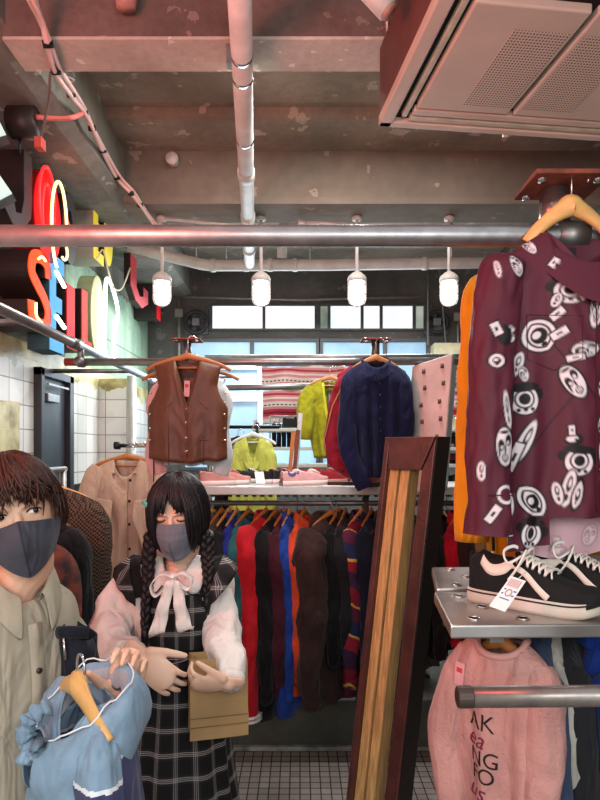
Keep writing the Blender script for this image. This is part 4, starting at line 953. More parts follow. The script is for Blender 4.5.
# local axes: s = across the frame (front face direction), q = depth, h = up along the lean
ax_s = Vector((.72, -.694, 0)).normalized(); ax_q = Vector((.694, .72, 0)).normalized()
bot = Vector((.108, .0, 0)); top = Vector((.302, .035, H)); upv = (top-bot)
def fpt(s, q, h): return bot+ax_s*s+ax_q*q+upv*h
def fpoly(name, sh, q0, q1, m, parent=tw, bev=.004):
    n_ = len(sh); vs = [fpt(s, q0, h) for s, h in sh]+[fpt(s, q1, h) for s, h in sh]
    mb = MB().add(vs, [tuple(range(n_)), tuple(range(2*n_-1, n_-1, -1))]+[(i, n_+i, n_+(i+1) % n_, (i+1) % n_) for i in range(n_)]); return mb.build(name, m, parent, smooth=False, bevel=bev)
DF = .085
fpoly('left_stile', [(0, 0), (.022, 0), (.022, .985), (0, 1)], 0, DF, FM); fpoly('inner_strip', [(.022, 0), (.058, 0), (.058, .95), (.022, .95)], .02, DF, FIN, bev=.002)
fpoly('inner_groove', [(.058, 0), (.068, 0), (.068, .95), (.058, .95)], .04, DF, GRV, bev=.001); fpoly('inner_strip', [(.068, 0), (.104, 0), (.104, .95), (.068, .95)], .02, DF, FIN, bev=.002)
fpoly('right_stile', [(.152, 0), (.208, 0), (.208, 1), (.165, .935)], 0, DF, FM); fpoly('outer_edge', [(.208, 0), (.212, 0), (.212, 1), (.208, 1)], .002, DF+.002, FBK, bev=.001)
fpoly('top_rail', [(.022, .985), (.03, .935), (.163, .935), (.206, 1), (.0, 1)], -.004, DF, FM); fpoly('bottom_rail', [(.022, 0), (.152, 0), (.152, .05), (.022, .05)], .0, DF, FM)
# perforated steel panel hung on the cross rail
t = thing('steel_panel', 'grey perforated steel panel hanging from the cross rail above the wooden frame', 'panel', (P(418, 0, 2.86).x, 2.86, 1.5))
hp = P(0, 360, 2.83).z-1.5; s2 = Vector((.86, -.51, 0)); q2 = Vector((.35, .94, 0)); pu = Vector((.05, .0, hp))
pb = lambda s, q, h: s2*s+q2*q+pu*h+Vector((0, 0, .035*h*s/.15))
def pbox(nm, s0, s1, q0, q1, h0, h1, m):
    vs = [pb(s, q, h) for s in (s0, s1) for q in (q0, q1) for h in (h0, h1)]
    return MB().add(vs, [(0, 1, 3, 2), (4, 6, 7, 5), (0, 4, 5, 1), (2, 3, 7, 6), (0, 2, 6, 4), (1, 5, 7, 3)]).build(nm, m, t, smooth=False, bevel=.003)
pbox('sheet', -.08, .115, 0, .012, 0, 1, mat('pale_panel_steel', '#c4bab6', .45, .35, n=.08)); pbox('side_flange', .115, .119, 0, .19, 0, 1, mat('panel_side', '#b4b8b7', .4, .5)); pbox('top_flange', -.08, .115, 0.012, .1, .97, .985, STEEL)
for i in range(7):
    for j in range(2):
        c = pb(-.02+.09*j+(.012 if i % 2 else 0), -.002, .93-.13*i); MB().tube([c+Vector((0, 0, .011)), c-Vector((0, 0, .011))], .008, 8).build('slot', mat('panel_slot', '#7a5a56', .6), t)

# ------------------------------------------------------------------ shoes
def sneaker(name, label, loc, rz, L, sole, up, lining, lace, toe=None, stripe=None, eyelets=5, group=None, detail=False, hi=1.0, pair=1, foxing=None, pose=None):
    t = thing(name, label, 'shoe', loc, rz, group); k = L/.28
    def hw(s): return k*(.001+lerp([(0, .02), (.04, .03), (.15, .036), (.35, .036), (.55, .044), (.75, .05), (.9, .042), (.97, .026), (1, .008)], s))
    def cx(s): return k*.008*math.sin(s*3.0)*(1)
    sh = .032*k
    S = [0, .01, .03, .07]+list(np.linspace(.12, .9, 20))+[.94, .97, .99, 1.]
    mb = MB(); out = [(cx(s)-hw(s)*1.04, (s-.0)*L) for s in S]+[(cx(s)+hw(s)*1.04, s*L) for s in S[::-1]]
    rise = lambda s: k*(.014*max(0, (s-.8)/.2)**2)
    G = []
    for s in S:
        r = hw(s)*1.05; z0 = rise(s); h = sh*(1 if s < .8 else 1-.12*(s-.8)/.2)
        G.append([(cx(s), s*L, z0), (cx(s)-r*.93, s*L, z0), (cx(s)-r, s*L, z0+h*.25), (cx(s)-r*.99, s*L, z0+h), (cx(s)+r*.99, s*L, z0+h), (cx(s)+r, s*L, z0+h*.25), (cx(s)+r*.93, s*L, z0), (cx(s), s*L, z0)])
    mb.grid(G).build('sole', sole, t)
    if foxing:
        for sg in (-1, 1): MB().tube([(cx(s)+sg*hw(s)*1.055, s*L, rise(s)+sh*.82) for s in S], .0018*k, 6).build('foxing_line', foxing, t)
    H = lambda s: k*lerp([(0, .082*hi), (.06, .088*hi), (.16, .078*hi), (.34, .076*hi), (.42, .085), (.5, .079), (.62, .062), (.75, .047), (.9, .038), (.97, .028), (1, .012)], s)
    op = lambda s: max(0., min(1., (s-.01)/.03))*max(0., min(1., (.40-s)/.05))
    def up_pt(s, a, off=0.):
        w = hw(s); h = H(s); o = op(s); b = abs(a); sg = 1 if a >= 0 else -1
        # a: 1 = sole edge, ~.45 = collar/top
        th = (1-b)*math.pi/2
        x = w*(math.cos(th)**.55); z = sh*.6+h*(math.sin(th)**.8)
        if o > 0:
            if b > .45: q = (1-b)/.55; xo = w*(1-.28*q**2); zo = sh*.6+h*q
            else: q = b/.45; xo = w*.68*q; zo = sh*.6+h*(.22+.78*q**5)
            x = x*(1-o)+xo*o; z = z*(1-o)+zo*o
        n = Vector((sg*math.cos(th), 0, math.sin(th)))
        return Vector((cx(s)+sg*x, s*L+.004*k, z+rise(s)))+n*off
    aa = list(np.linspace(-1, 1, 31))
    mb = MB(); mb.grid([[up_pt(s, a) for a in aa] for s in S])
    o = mb.build('upper', [up, lining, toe or up], t)
    nrow = len(aa)-1
    for i, p in enumerate(o.data.polygons):
        si, ai = divmod(i, nrow); s = S[si]; a = abs((aa[ai]+aa[ai+1])/2)
        if .02 < s < .37 and a < .42: p.material_index = 1
        elif toe and s > .74 and a < .95: p.material_index = 2
    # tongue and laces
    MB().grid([[up_pt(s, a, .006*k) for a in np.linspace(-.3, .3, 7)] for s in np.linspace(.37, .46, 4)]+[]).build('tongue', up, t)
    lc = MB()
    for i in range(eyelets):
        s = .43+.045*i; q = .008 if i % 2 else -.008
        lc.tube([up_pt(s+q*.5, a, .006*k) for a in np.linspace(-.36, .36, 9)], .0036*k, 6, flat=.6)
        lc.tube([up_pt(s+.05*(a+.36)/.72, a, .009*k) for a in np.linspace(-.36, .36, 9)], .0034*k, 6, flat=.6)
        lc.tube([up_pt(s+.05*(.36-a)/.72, a, .009*k) for a in np.linspace(-.36, .36, 9)], .0034*k, 6, flat=.6)
    c0 = up_pt(.43, 0, .012*k)
    if detail:
        for sg in (-1, 1):
            lc.tube(cr([c0, c0+Vector((sg*.025, -.015, .02)), c0+Vector((sg*.055, -.03, .012)), c0+Vector((sg*.06, -.02, -.012)), c0+Vector((sg*.03, .0, .0)), c0], 6), .004*k, 6, flat=.5)
            lc.tube(cr([c0, c0+Vector((sg*.03, .01, .012)), c0+Vector((sg*.055, .0, -.02)), c0+Vector((sg*.058, -.02, -.05))], 6), .004*k, 6, flat=.5)
    lc.build('laces', lace, t)
    if stripe:
        for sg in (-1, 1):
            G = []
            cl = cr([(.12, .52), (.2, .62), (.3, .58), (.37, .46), (.45, .5), (.56, .72), (.64, .86)], 6)
            for i, c in enumerate(cl):
                dlt = np.array(cl[min(i+1, len(cl)-1)])-np.array(cl[max(0, i-1)]); nn = np.array((-dlt[1]*.35, dlt[0]/.35*1.0)); nn /= np.hypot(nn[0]/.35, nn[1])+1e-9
                w = .075; G.append([up_pt(c[0]+nn[0]*q, sg*min(.99, max(.3, c[1]+nn[1]*q)), .0022*k) for q in (-w, -w*.3, w*.3, w)])
            MB().grid(G).build('side_stripe', stripe, t, solid=.001)
    return t, up_pt
SUE = mat('black_suede', '#1a191a', .9, n=.15, ns=40, bump=.15, bs=300); SOLEW = mat('off_white_rubber', '#d8d0c6', .6, n=.1, ns=8, col2='#bfb6a6'); LACE = mat('white_laces', '#ece7dd', .85, n=.03)
SW = mat('white_leather_stripe', '#e4d6c8', .55, n=.04); BLIN = mat('black_lining', '#101011', .95)
t, f1 = sneaker('sneaker', 'black suede sneaker with a price tag, nearest on the steel shelf', (.408, 1.435, ZS), math.radians(-126), .29, SOLEW, SUE, BLIN, LACE, stripe=SW, detail=True, foxing=BLACK, group='black sneakers on the steel shelf', hi=1.12)
# tag hanging on the laces, on the side towards the camera
R = Matrix.Rotation(.0, 3, 'Z')
tg = MB(); inv = (Matrix.Translation(t.location) @ Matrix.Rotation(math.radians(-126), 4, 'Z')).inverted()
def wq(px, y, dd): return inv @ P(px, y, dd)
qd = [wq(511, 576, 1.25), wq(526, 581, 1.245), wq(505, 612, 1.212), wq(489, 606, 1.217)]
pl = MB(); nrm = (qd[1]-qd[0]).cross(qd[3]-qd[0]).normalized(); pl.add(qd+[q+nrm*.0012 for q in qd], [(0, 1, 2, 3), (7, 6, 5, 4), (0, 4, 5, 1), (1, 5, 6, 2), (2, 6, 7, 3), (3, 7, 4, 0)])
to = pl.build('price_tag', CARD, t, smooth=False)
toc = (inv @ Vector((0, 0, CAMZ))-qd[0]).dot(nrm); sg = 1 if toc > 0 else -1
def tq(u, v, e=.0014): return qd[0].lerp(qd[1], u).lerp(qd[3].lerp(qd[2], u), v)+nrm*sg*(e if sg > 0 else e)
TR, TB = mat('tag_red', '#c8454d', .6), mat('tag_blue', '#5b6fb5', .6)
b1 = MB()
for i in range(6): b1.add([tq(.12+.13*i, .06), tq(.17+.13*i, .06), tq(.17+.13*i, .3), tq(.12+.13*i, .3)], [(0, 1, 2, 3)])
b1.build('red_bars', TR, to, smooth=False)
b1 = MB(); b1.tube([tq(.5+.17*math.cos(a), .48+.1*math.sin(a), .0016) for a in np.linspace(0, 6.283, 15)[:-1]], .0009, 5, close=True); b1.build('round_mark', TR, to)
b1 = MB()
for u0, v0, u1, v1 in ((.12, .38, .25, .42), (.72, .38, .9, .42), (.12, .52, .24, .56), (.74, .52, .9, .56), (.2, .66, .8, .69)): b1.add([tq(u0, v0), tq(u1, v0), tq(u1, v1), tq(u0, v1)], [(0, 1, 2, 3)])
b1.build('blue_print', TB, to, smooth=False)
MB().tube([wq(519, 578, 1.248), wq(526, 572, 1.26)], .0008, 5).build('tag_string', LACE, t)
t, f1 = sneaker('sneaker', 'black suede sneaker with untied bow laces beside the tagged one', (.535, 1.492, ZS), math.radians(-122), .29, SOLEW, SUE, BLIN, LACE, stripe=SW, detail=True, foxing=BLACK, group='black sneakers on the steel shelf', hi=1.12)

PKL = mat('pink_suede', '#dd938c', .85, n=.1, ns=18); PKSOL = mat('pink_white_sole', '#e8d5cf', .6, n=.04)
def shoe_at(px, y, d_, rz, L, label, sole, up, lining, lace, toe=None, stripe=None, group=None, z=BZ):
    p = P(px, y, d_); return sneaker('sneaker', label, (p.x, d_, z), math.radians(rz), L, sole, up, lining, lace, toe, stripe, 4, group)
g = 'pink shoes on the rear shelf'
shoe_at(199, 485, 3.08, -60, .205, 'pink suede shoe at the left end of the rear shelf, left of its pair', PKSOL, PKL, mat('pink_lining', '#b56e68', .9), PKL, group=g)
shoe_at(214, 483, 3.13, -60, .205, 'pink suede shoe at the left end of the rear shelf, right of its pair', PKSOL, PKL, mat('pink_lining', '#b56e68'), PKL, group=g)
g = 'black shoes on the rear shelf'; BKS = mat('black_shoe', '#1c1a1c', .6, n=.1)
shoe_at(234, 478, 3.33, -70, .2, 'black and white shoe behind the pink pair', SOLEW, BKS, BLIN, LACE, group=g)
shoe_at(259, 480, 3.24, -45, .2, 'black shoe with pink trim in front of the brown planks, left of its pair', PKSOL, BKS, BLIN, PKL, toe=mat('pink_toe', '#d8a09c', .7), group=g)
shoe_at(271, 479, 3.27, -45, .2, 'black shoe with pink trim in front of the brown planks, right of its pair', PKSOL, BKS, BLIN, PKL, toe=mat('pink_toe', '#d8a09c'), group=g)
g = 'pink and blue sneakers on the rear shelf'; BLT = mat('blue_toe', '#5a62a8', .6)
shoe_at(281, 486, 3.06, -50, .205, 'pale pink sneaker with a blue side in the middle of the rear shelf', PKSOL, mat('pale_pink', '#e3b3b3', .7, n=.08), PKL, LACE, toe=mat('pale_pink_toe', '#e8c4c2', .7), stripe=BLT, group=g)
shoe_at(297, 485, 3.10, -50, .205, 'pale pink sneaker without blue beside the pink and blue one', PKSOL, mat('pale_pink', '#e3b3b3'), PKL, LACE, toe=mat('pink_toe', '#d8a09c'), group=g)
g = 'red shoes on the rear shelf'; RDS = mat('red_suede', '#9c2430', .8, n=.12, ns=20)
shoe_at(302, 478, 3.32, -60, .2, 'dark red shoe behind the pale pink sneakers, left of its pair', PKSOL, RDS, BLIN, RDS, group=g)
shoe_at(316, 480, 3.24, -55, .21, 'dark red shoe behind the pale pink sneakers, right of its pair', mat('red_sole', '#b58a80', .6), RDS, BLIN, mat('pink_tag', '#e3a3a6'), group=g)
g = None; TAN = mat('tan_red_leather', '#a8553c', .5, n=.12, ns=8)
# tan boot next to the wooden frame
t = thing('leather_boot', 'reddish tan leather boot on the rear shelf against the wooden frame', 'boot', (P(376, 0, 3.1).x, 3.1, BZ), math.radians(-25))
t2, _ = None, None
mb = MB(); pts = [(0, .02, .02), (0, .02, .06), (0, .015, .1), (0, .01, .14)]; mb.tube(pts, [.042, .044, .046, .05], 18, flat=.8, up=(0, 1, 0)).build('shaft', TAN, t)
mb = MB(); mb.tube([(0, .04, .035), (0, -.03, .038), (0, -.1, .03), (0, -.15, .026)], [.042, .042, .04, .026], 16, flat=.75, up=(1, 0, 0), dome=True).build('vamp', TAN, t)
MB().prism([(-.035, .07), (.035, .07), (.04, -.08), (.03, -.17), (-.03, -.17), (-.04, -.08)], lambda x, y: (x, y, 0), lambda x, y: (x, y, .016)).build('sole', mat('dark_boot_sole', '#3a2018', .6), t, smooth=False)
t = thing('brown_sandal', 'flat brown leather sandal lying below the navy shirt sleeve', 'shoe', (P(347, 0, 3.12).x, 3.12, BZ), math.radians(-70))
MB().prism([(.03*math.cos(a), .11*math.sin(a)) for a in np.linspace(0, 6.283, 21)[:-1]], lambda x, y: (x, y, 0), lambda x, y: (x, y, .018)).build('sole', mat('dark_boot_sole', '#3a2018'), t, smooth=False)
MB().tube([(-.032, .02, .012), (-.02, .03, .045), (.02, .03, .045), (.032, .02, .012)], .012, 8, flat=.3).build('strap', TAN, t)
for px, y, w, lb, r in ((222.+22, 487, .06, 'white card lying beside the pink shoes', .2), (332, 487, .09, 'white card lying in front of the red shoes', -.1), (258, 481, .05, 'white price card leaning behind the black and pink shoes', .4)):
    p = P(px, y, 3.06); t = tag(MB().box((0, 0, .001), (w, .07, .002)).build('price_card', CARD, None, smooth=False), lb, 'card', 'cards on the rear shelf'); t.location = (p.x, 3.02+.0*w, BZ); t.rotation_euler = (0, 0, r)
    if 'leaning' in lb: t.rotation_euler = (1.1, 0, r); t.location = (p.x, 3.2, BZ+.034)
# wooden planks leaning behind shoes
for px0, px1, lb, m_, dd, tp in ((287, 293, 'brown wooden plank leaning behind the black shoes', WOODO, 3.42, 432), (291.5, 296, 'darker brown wooden plank leaning next to the first', mat('dark_plank', '#7d4a32', .6, n=.2), 3.43, 430), (294, 300, 'grey white steel strip leaning beside the brown planks', STEEL, 3.46, 413)):
    a = P(px0, 486, dd); h = P(0, tp, dd).z-BZ
    o = tag(MB().prism([(0, 0), (.02, 0), (.05, h), (.025, h)], lambda x, z: (x, 0, z), lambda x, z: (x, .018, z)).build('leaning_plank', m_, None, smooth=False), lb, 'plank', 'planks on the rear shelf'); o.location = (a.x, dd-.0, BZ)

# ------------------------------------------------------------------ far shoe shelves behind
fs = thing('shoe_shelf', 'far white shoe shelf unit between the rear rack and the windows', 'shelf', (.5, 4.55, ZK))
for y in (428, 447, 464, 487):
    z = P(0, y, 4.4).z-ZK; MB().box2((-.85, -.15, z-.025), (.95, .2, z)).build('board', mat('white_board', '#d6d4d0', .5, n=.05), fs, smooth=False, bevel=.003)
for x in (-.85, .0, .95): MB().box((x, .18, .83), (.03, .03, 1.66)).build('upright', STEEL, fs, smooth=False)
MB().tube([(-.85, 0, P(0, 505, 4.5).z-ZK), (.95, 0, P(0, 505, 4.5).z-ZK)], .012, 10).build('rail', STEEL_D, fs)
random.seed(5)
cols = [('#2b2b2d', 'charcoal'), ('#8c2433', 'dark red'), ('#c9b48a', 'cream'), ('#3a3f46', 'slate grey'), ('#5d4232', 'brown'), ('#101012', 'black')]
where = {428: 'top', 447: 'second', 464: 'third', 487: 'lowest'}
spots = [(282, 428, 5), (296, 428, 0), (318, 447, 5), (312, 447, 0), (449, 428, 2), (462, 428, 3), (448, 447, 0), (457, 447, 5), (466, 447, 3), (449, 464, 1), (463, 464, 0), (448, 487, 5), (456, 487, 4), (465, 487, 2), (326, 447, 4)]
for i, (px, y, ci) in enumerate(spots):
    col, cn = cols[ci]; z = P(0, y, 4.4).z
    side_ = 'beside the orange shirt' if px > 400 else 'left of the navy shirt'
    nb_ = {449: 'at the left', 462: 'at the right', 448: 'at the left', 457: 'in the middle', 456: 'in the middle', 466: 'at the right', 465: 'at the right', 463: 'at the right', 282: 'at the left', 296: 'at the right', 318: 'in the middle', 312: 'at the left', 326: 'at the right'}[px]
    sneaker('sneaker', f'{cn} shoe {nb_} on the {where[y]} far shelf {side_}', (P(px, 0, 4.42).x, 4.55, z), math.radians(-75 if px > 400 else -100), .23, SOLEW if ci in (0, 2, 3) else BLACK, mat('far_shoe_'+cn.replace(' ', '_'), col, .8, n=.15), BLIN, BLACK, eyelets=3, group='shoes on the far shelf')
# a row of dark trousers hanging on clips in the far shelf
for i in range(8):
    px = (274, 279, 284, 289, 294, 452, 458, 464)[i]; p = P(px, 421, 4.75)
    t = thing('folded_trousers', ('dark trousers folded over the far rail left of the navy shirt' if px < 400 else 'dark trousers folded over the far rail by the orange shirt'), 'trousers', p, 0, 'dark trousers left' if px < 400 else 'dark trousers right')
    t.location.z = P(0, 424, 4.75).z
    G = [[(.018*math.cos(a)*(1+.2*NZ(a, z*9+i)), .09*math.sin(a), -z) for z in np.linspace(0, .2, 6)] for a in np.linspace(0, 6.283, 15)]
    MB().grid(G).build('fold', mat('dark_trouser', '#33353a', .9, n=.3, ns=12), t); MB().tube([(0, 0, -.01), (0, 0, .03), (.012, 0, .045)], .004, 6).build('hook', CHROME, t)
for px, lb, s_, w in ((274, 'left', 0, 27), (450, 'right', 1, 22)):
    a = P(px-4, 420, 4.75); t = thing('trouser_rail', f'thin rail holding the dark trousers on the {lb}', 'rail', a); MB().tube([(0, 0, .03), (w*4.75/F, 0, .03)], .006, 8).build('rail', STEEL, t)
    for e in (0, w*4.75/F): MB().tube([(e, 0, .03), (e, 0, ZK-a.z)], .006, 8).build('post', STEEL_D, t)
# clothes on the far shelf's lower rail
for i, (px, col, lb) in enumerate(((446, '#3a4a3c', 'green grey shirt'), (452, '#8a6450', 'brown shirt'), (459, '#9f8c80', 'beige shirt'), (466, '#c01c34', 'bright red shirt'), (474, '#2b2b33', 'black shirt'))):
    garment('far_shirt', lb+' on the low rail beside the orange shirt', 'shirt', (P(px, 0, 4.35).x, 4.5, P(0, 510, 4.5).z), dict(L=.75, prof=body_std(.17, .17), T=.04, seed=i*3.), fab('cloth_'+col[1:], col, .15), rz=math.radians(65), sleeves=hang_sleeves(.17, .055, .4, .06, .045), nu=10, nv=12)

# ------------------------------------------------------------------ printed maroon shirt on the right
SD = 1.385; SPX, SPY = 585., 232.
KS = SD/F
def px2l(px, py): return ((px-SPX)*KS, (SPY-py)*KS)
MARO, PWHT, PBLK, PALE, PALEW = [np.array(lin(c)) for c in ('#4e1829', '#d6cbcf', '#171014', '#c7a2ab', '#dcc3c8')]
def sstep(d, w=.0011): return np.clip(.5-d/w/2, 0, 1)[:, None]
MOTIFS = [  # px, py, half sizes in px, tilt (deg), kind
 (561, 296, 17, 13, 0, 'mask'), (556, 281, 11, 6, 20, 'blob'), (546, 268, 6, 3, 50, 'bar'), (509, 272, 6, 12, 18, 'face'), (526, 248, 5, 11, 25, 'face'), (504, 244, 10, 5, -35, 'leaf'),
 (588, 309, 8, 26, -14, 'face'), (532, 339, 20, 17, 35, 'eye'), (549, 318, 8, 4, 40, 'bar'), (551, 337, 9, 4, 30, 'bar'), (575, 353, 15, 8, 8, 'face'), (565, 361, 9, 3, 10, 'bar'), (502, 334, 5, 4, 10, 'face'), (502, 342, 5, 5, 0, 'face'), (496, 340, 8, 12, 0, 'dark'),
 (513, 366, 5, 13, -15, 'leaf'), (518, 376, 4, 8, 10, 'face'), (487, 365, 9, 7, 0, 'eye'), (488, 334, 5, 7, 25, 'bar'), (491, 275, 3, 10, 5, 'leaf'), (563, 384, 10, 19, 33, 'face'), (563, 290, 4, 3, 0, 'blob'),
 (519, 401, 13, 15, 5, 'mask'), (497, 412, 4, 20, 8, 'leaf'), (494, 447, 10, 20, 3, 'face'), (519, 443, 6, 26, -24, 'leaf'), (511, 457, 4, 16, -20, 'bar'), (568, 461, 14, 14, -5, 'mask'), (563, 440, 8, 5, 5, 'blob'), (561, 431, 3, 5, 5, 'bar'),
 (558, 487, 6, 20, -12, 'leaf'), (549, 492, 5, 12, 12, 'leaf'), (566, 493, 5, 14, -14, 'eye'), (596, 392, 10, 14, 10, 'eye'), (596, 424, 9, 12, -25, 'face'), (597, 462, 7, 22, 15, 'leaf'), (494, 492, 10, 10, 0, 'ring'), (481, 510, 4, 10, -38, 'bar'),
 (526, 500, 14, 18, 40, 'eye'), (506, 503, 4, 12, 5, 'leaf'), (525, 532, 11, 15, -10, 'mask'), (478, 549, 7, 4, 0, 'dark'), (479, 548, 5, 3, 0, 'face'), (500, 536, 4, 6, 0, 'bar'), (573, 305, 3, 2, 0, 'blob'), (548, 305, 5, 8, -30, 'leaf'), (471, 470, 4, 10, 0, 'leaf'), (604, 330, 5, 12, 0, 'face'), (620, 300, 14, 12, 0, 'mask'), (640, 360, 9, 18, 20, 'face'), (625, 430, 14, 10, 30, 'eye'), (650, 470, 10, 16, -15, 'mask'), (620, 510, 8, 16, 15, 'leaf'), (660, 260, 9, 14, 20, 'face'), (665, 400, 8, 12, 0, 'eye')]
LINES = [((558, 480), (579, 352)), ((500, 480), (572, 386)), ((540, 340), (585, 400)), ((556, 372), (549, 362))]
def shirt_print(co, pale=False):
    X, Z = co[:, 0], co[:, 2]; base = np.tile(PALE if pale else MARO, (len(co), 1)); col = base.copy(); W_ = PALEW if pale else PWHT; B_ = PALE*.72 if pale else PBLK
    def put(d, c): nonlocal col; a = sstep(d); col = col*(1-a)+c*a
    for a, b in LINES[1:3]:
        a, b = np.array(px2l(*a)), np.array(px2l(*b)); ab = b-a; t = np.clip(((X-a[0])*ab[0]+(Z-a[1])*ab[1])/(ab@ab), 0, 1)
        put(np.hypot(X-a[0]-t*ab[0], Z-a[1]-t*ab[1])-.0022, base*.35)
    for (px, py, hx, hy, an, k) in MOTIFS:
        cx, cz = px2l(px, py); a = math.radians(an); hx *= KS*.9; hy *= KS*.9
        sel = (abs(X-cx) < (hx+hy)*1.7) & (abs(Z-cz) < (hx+hy)*1.7)
        if not sel.any(): continue
        x = (X-cx)*math.cos(a)+(Z-cz)*math.sin(a); z = -(X-cx)*math.sin(a)+(Z-cz)*math.cos(a)
        ell = lambda ox, oz, rx, rz: (np.sqrt(((x-ox*hx)/(rx*hx))**2+((z-oz*hy)/(rz*hy))**2)-1)*min(rx*hx, rz*hy)
        if k == 'bar':
            bx = np.maximum(abs(x)-hx, abs(z)-hy); put(bx-.0035, B_); put(bx, W_); put(np.maximum(abs(x)-hx*.35, abs(z)-hy*.3), B_)
        elif k == 'blob': put(ell(0, 0, 1.25, 1.35), B_); put(ell(-.2, .2, .75, .7), W_); put(ell(.3, -.1, .25, .3), B_)
        elif k == 'dark': put(ell(0, 0, 1, 1), B_)
        elif k == 'ring': put(ell(0, 0, 1.15, 1.15), B_); put(ell(0, 0, 1, 1), W_); put(ell(0, 0, .68, .68), B_); put(ell(0, 0, .58, .58), base)
        elif k == 'leaf': put(ell(0, 0, 1.4, 1.08), B_); put(ell(0, 0, 1, 1), W_); put(ell(0, .25, .45, .45), B_); put(ell(0, -.5, .3, .2), B_); put(ell(.05, .3, .22, .22), W_)
        elif k == 'eye':
            d1 = np.maximum(ell(.35, 0, 1.25, 1.1), ell(-.35, 0, 1.25, 1.1)); put(d1-.004, B_); put(d1, W_); put(d1+.006, B_); put(d1+.010, W_)
            put(ell(0, 0, .5, .5), B_); put(ell(-.1, .1, .26, .22), W_); put(ell(.0, -.62, .18, .14), B_)
        elif k == 'face':
            put(ell(0, 0, 1.25, 1.14), B_); put(ell(0, 0, 1, 1), W_)
            for sx in (-1, 1): put(ell(sx*.45, .22+.12*sx, .36, .3), B_); put(ell(sx*.38, .1+.12*sx, .16, .1), W_)
            put(ell(.05, -.12, .12, .24), B_); put(ell(0, -.58, .42, .24), B_)
            for sx in (-1, 0, 1): put(ell(sx*.2, -.56, .07, .16), W_)
            put(ell(0, .78, .5, .09), B_); put(ell(-.7, -.2, .12, .3), B_)
        elif k == 'mask':
            for sx in (-1, 1): put(ell(sx*1.2, .35, .34, .4), B_)
            put(ell(0, 0, 1.18, 1.18), B_); put(ell(0, -.05, 1.02, 1.0), W_); put(ell(0, .05, .74, .72), B_); put(ell(0, .05, .6, .58), W_); put(ell(0, .05, .42, .42), B_); put(ell(0, .9, 1.2, .34), B_)
            for sx in (-1, 0, 1): put(ell(sx*.5, -.72, .16, .14), B_)
    return np.hstack([col, np.ones((len(col), 1))])
def attr_mat(name, rough=.7):
    m, n, b = newmat(name, rough); a = n.n('ShaderNodeAttribute', attribute_name='print'); n.L.new(a.outputs['Color'], b.inputs['Base Color'])
    t = n.n('ShaderNodeTexNoise'); t.inputs['Scale'].default_value = 320; n.L.new(n.n('ShaderNodeTexCoord').outputs['Object'], t.inputs['Vector']); n.bump(t.outputs[0], b, .1, .006); return m
def collar_print(co):
    global MOTIFS
    keep = MOTIFS; MOTIFS = [m_ for m_ in keep if m_[:2] in ((546, 268), (526, 248), (604, 330))]; r = shirt_print(co); MOTIFS = keep; return r
PRN = attr_mat('printed_maroon_cloth', .62); PRP = attr_mat('pale_reverse_cloth', .7)
sp0 = Vector((px2l(0, 0)[0]*0+(SPX-300)*KS, SD, CAMZ-(SPY-450)*KS))
hanger(Vector(((573-300)*1.385/F, 1.392, 2.268)), 'light wooden hanger carrying the maroon printed shirt', w=.098, m=mat('light_hanger_wood', '#d9a866', .35, n=.08, ns=6, stretch=(1, 8, 8)), hk=.062, drop=.07, thick=.02, group=None, hook_m=mat('hook_steel', '#b7aeae', .25, 1.), bar=False)
W = .215
sl = [(-1, [(-.165, -.0, -.075), (-.2, -.012, -.13), (-.222, -.025, -.26), (-.232, -.04, -.45), (-.238, -.05, -.62), (-.24, -.05, -.69)], [(0, .04), (.12, .056), (.4, .052), (.75, .046), (.9, .05), (1, .052)], .8),
      (1, [(.165, -.0, -.075), (.2, -.012, -.13), (.225, -.03, -.26), (.24, -.04, -.45), (.24, -.05, -.62), (.24, -.05, -.69)], [(0, .04), (.12, .056), (.4, .052), (.75, .048), (.9, .05), (1, .052)], .8)]
pm = dict(L=.655, prof=[(0, W), (.1, .208), (.25, .195), (1, .185)], nw=.092, nd=.115, V=True, sd=.08, T=.05, seed=1.35, fa=.012, fk=3.4, wr=.004, sn=96, back=.0)
def resamp(path, k): return [tuple(x) for x in cr(path, k)]
sl = [(s, resamp(p_, 10), r, f_) for s, p_, r, f_ in sl]
t, fsh = garment('printed_shirt', 'maroon shirt with white mask print hanging on the light wooden hanger', 'shirt', sp0, pm, PRN, nu=85, nv=230, sleeves=sl, attr=shirt_print, smat=PRN)
make_collar(t, PRN, .094, .046, .115, stand=.03, fall=.05, out=.036, pt=.055, attr=collar_print, n=81)
# left front tail reaching lower, pale back tail, seams, buttons
def tail(name, x0, x1, z0, zf, y, m, att, fold=.012):
    G = [[(x0+(x1-x0)*u, y+fold*math.sin(u*9+v*2), z0+(zf(u)-z0)*v) for v in np.linspace(0, 1, 60)] for u in np.linspace(0, 1, 90)]
    return MB().grid(G).build(name, m, t, attr=att)
tail('front_tail', -.188, -.10, -.60, lambda u: -.735+.02*u, -.036, PRN, shirt_print, .01)
pale = MB().grid([[(-.12+.30*u, .03+.012*math.sin(u*10+v*2), -.55+(-.775+.03*math.sin(u*5)+.2*.5)*0-v*(.198+.012*math.sin(u*6))) for v in np.linspace(0, 1, 60)] for u in np.linspace(0, 1, 100)])
pale.build('pale_back_tail', PRP, t, attr=lambda co: shirt_print(np.stack([co[:, 0]*1.0, co[:, 1], co[:, 2]+.26], 1), True))
SEAM = mat('maroon_seam', '#47131f', .8)
MB().tube([(.0, surf(fsh, .0, z)-.002, z) for z in np.linspace(-.12, -.64, 30)], .0014, 6).build('placket_seam', SEAM, t)
MB().tube([(x, surf(fsh, x, z)-.002, z) for x, z in ((-.15, -.2), (-.03, -.205), (-.033, -.30), (-.09, -.325), (-.148, -.30), (-.15, -.2))], .0007, 6).build('pocket_seam', SEAM, t)
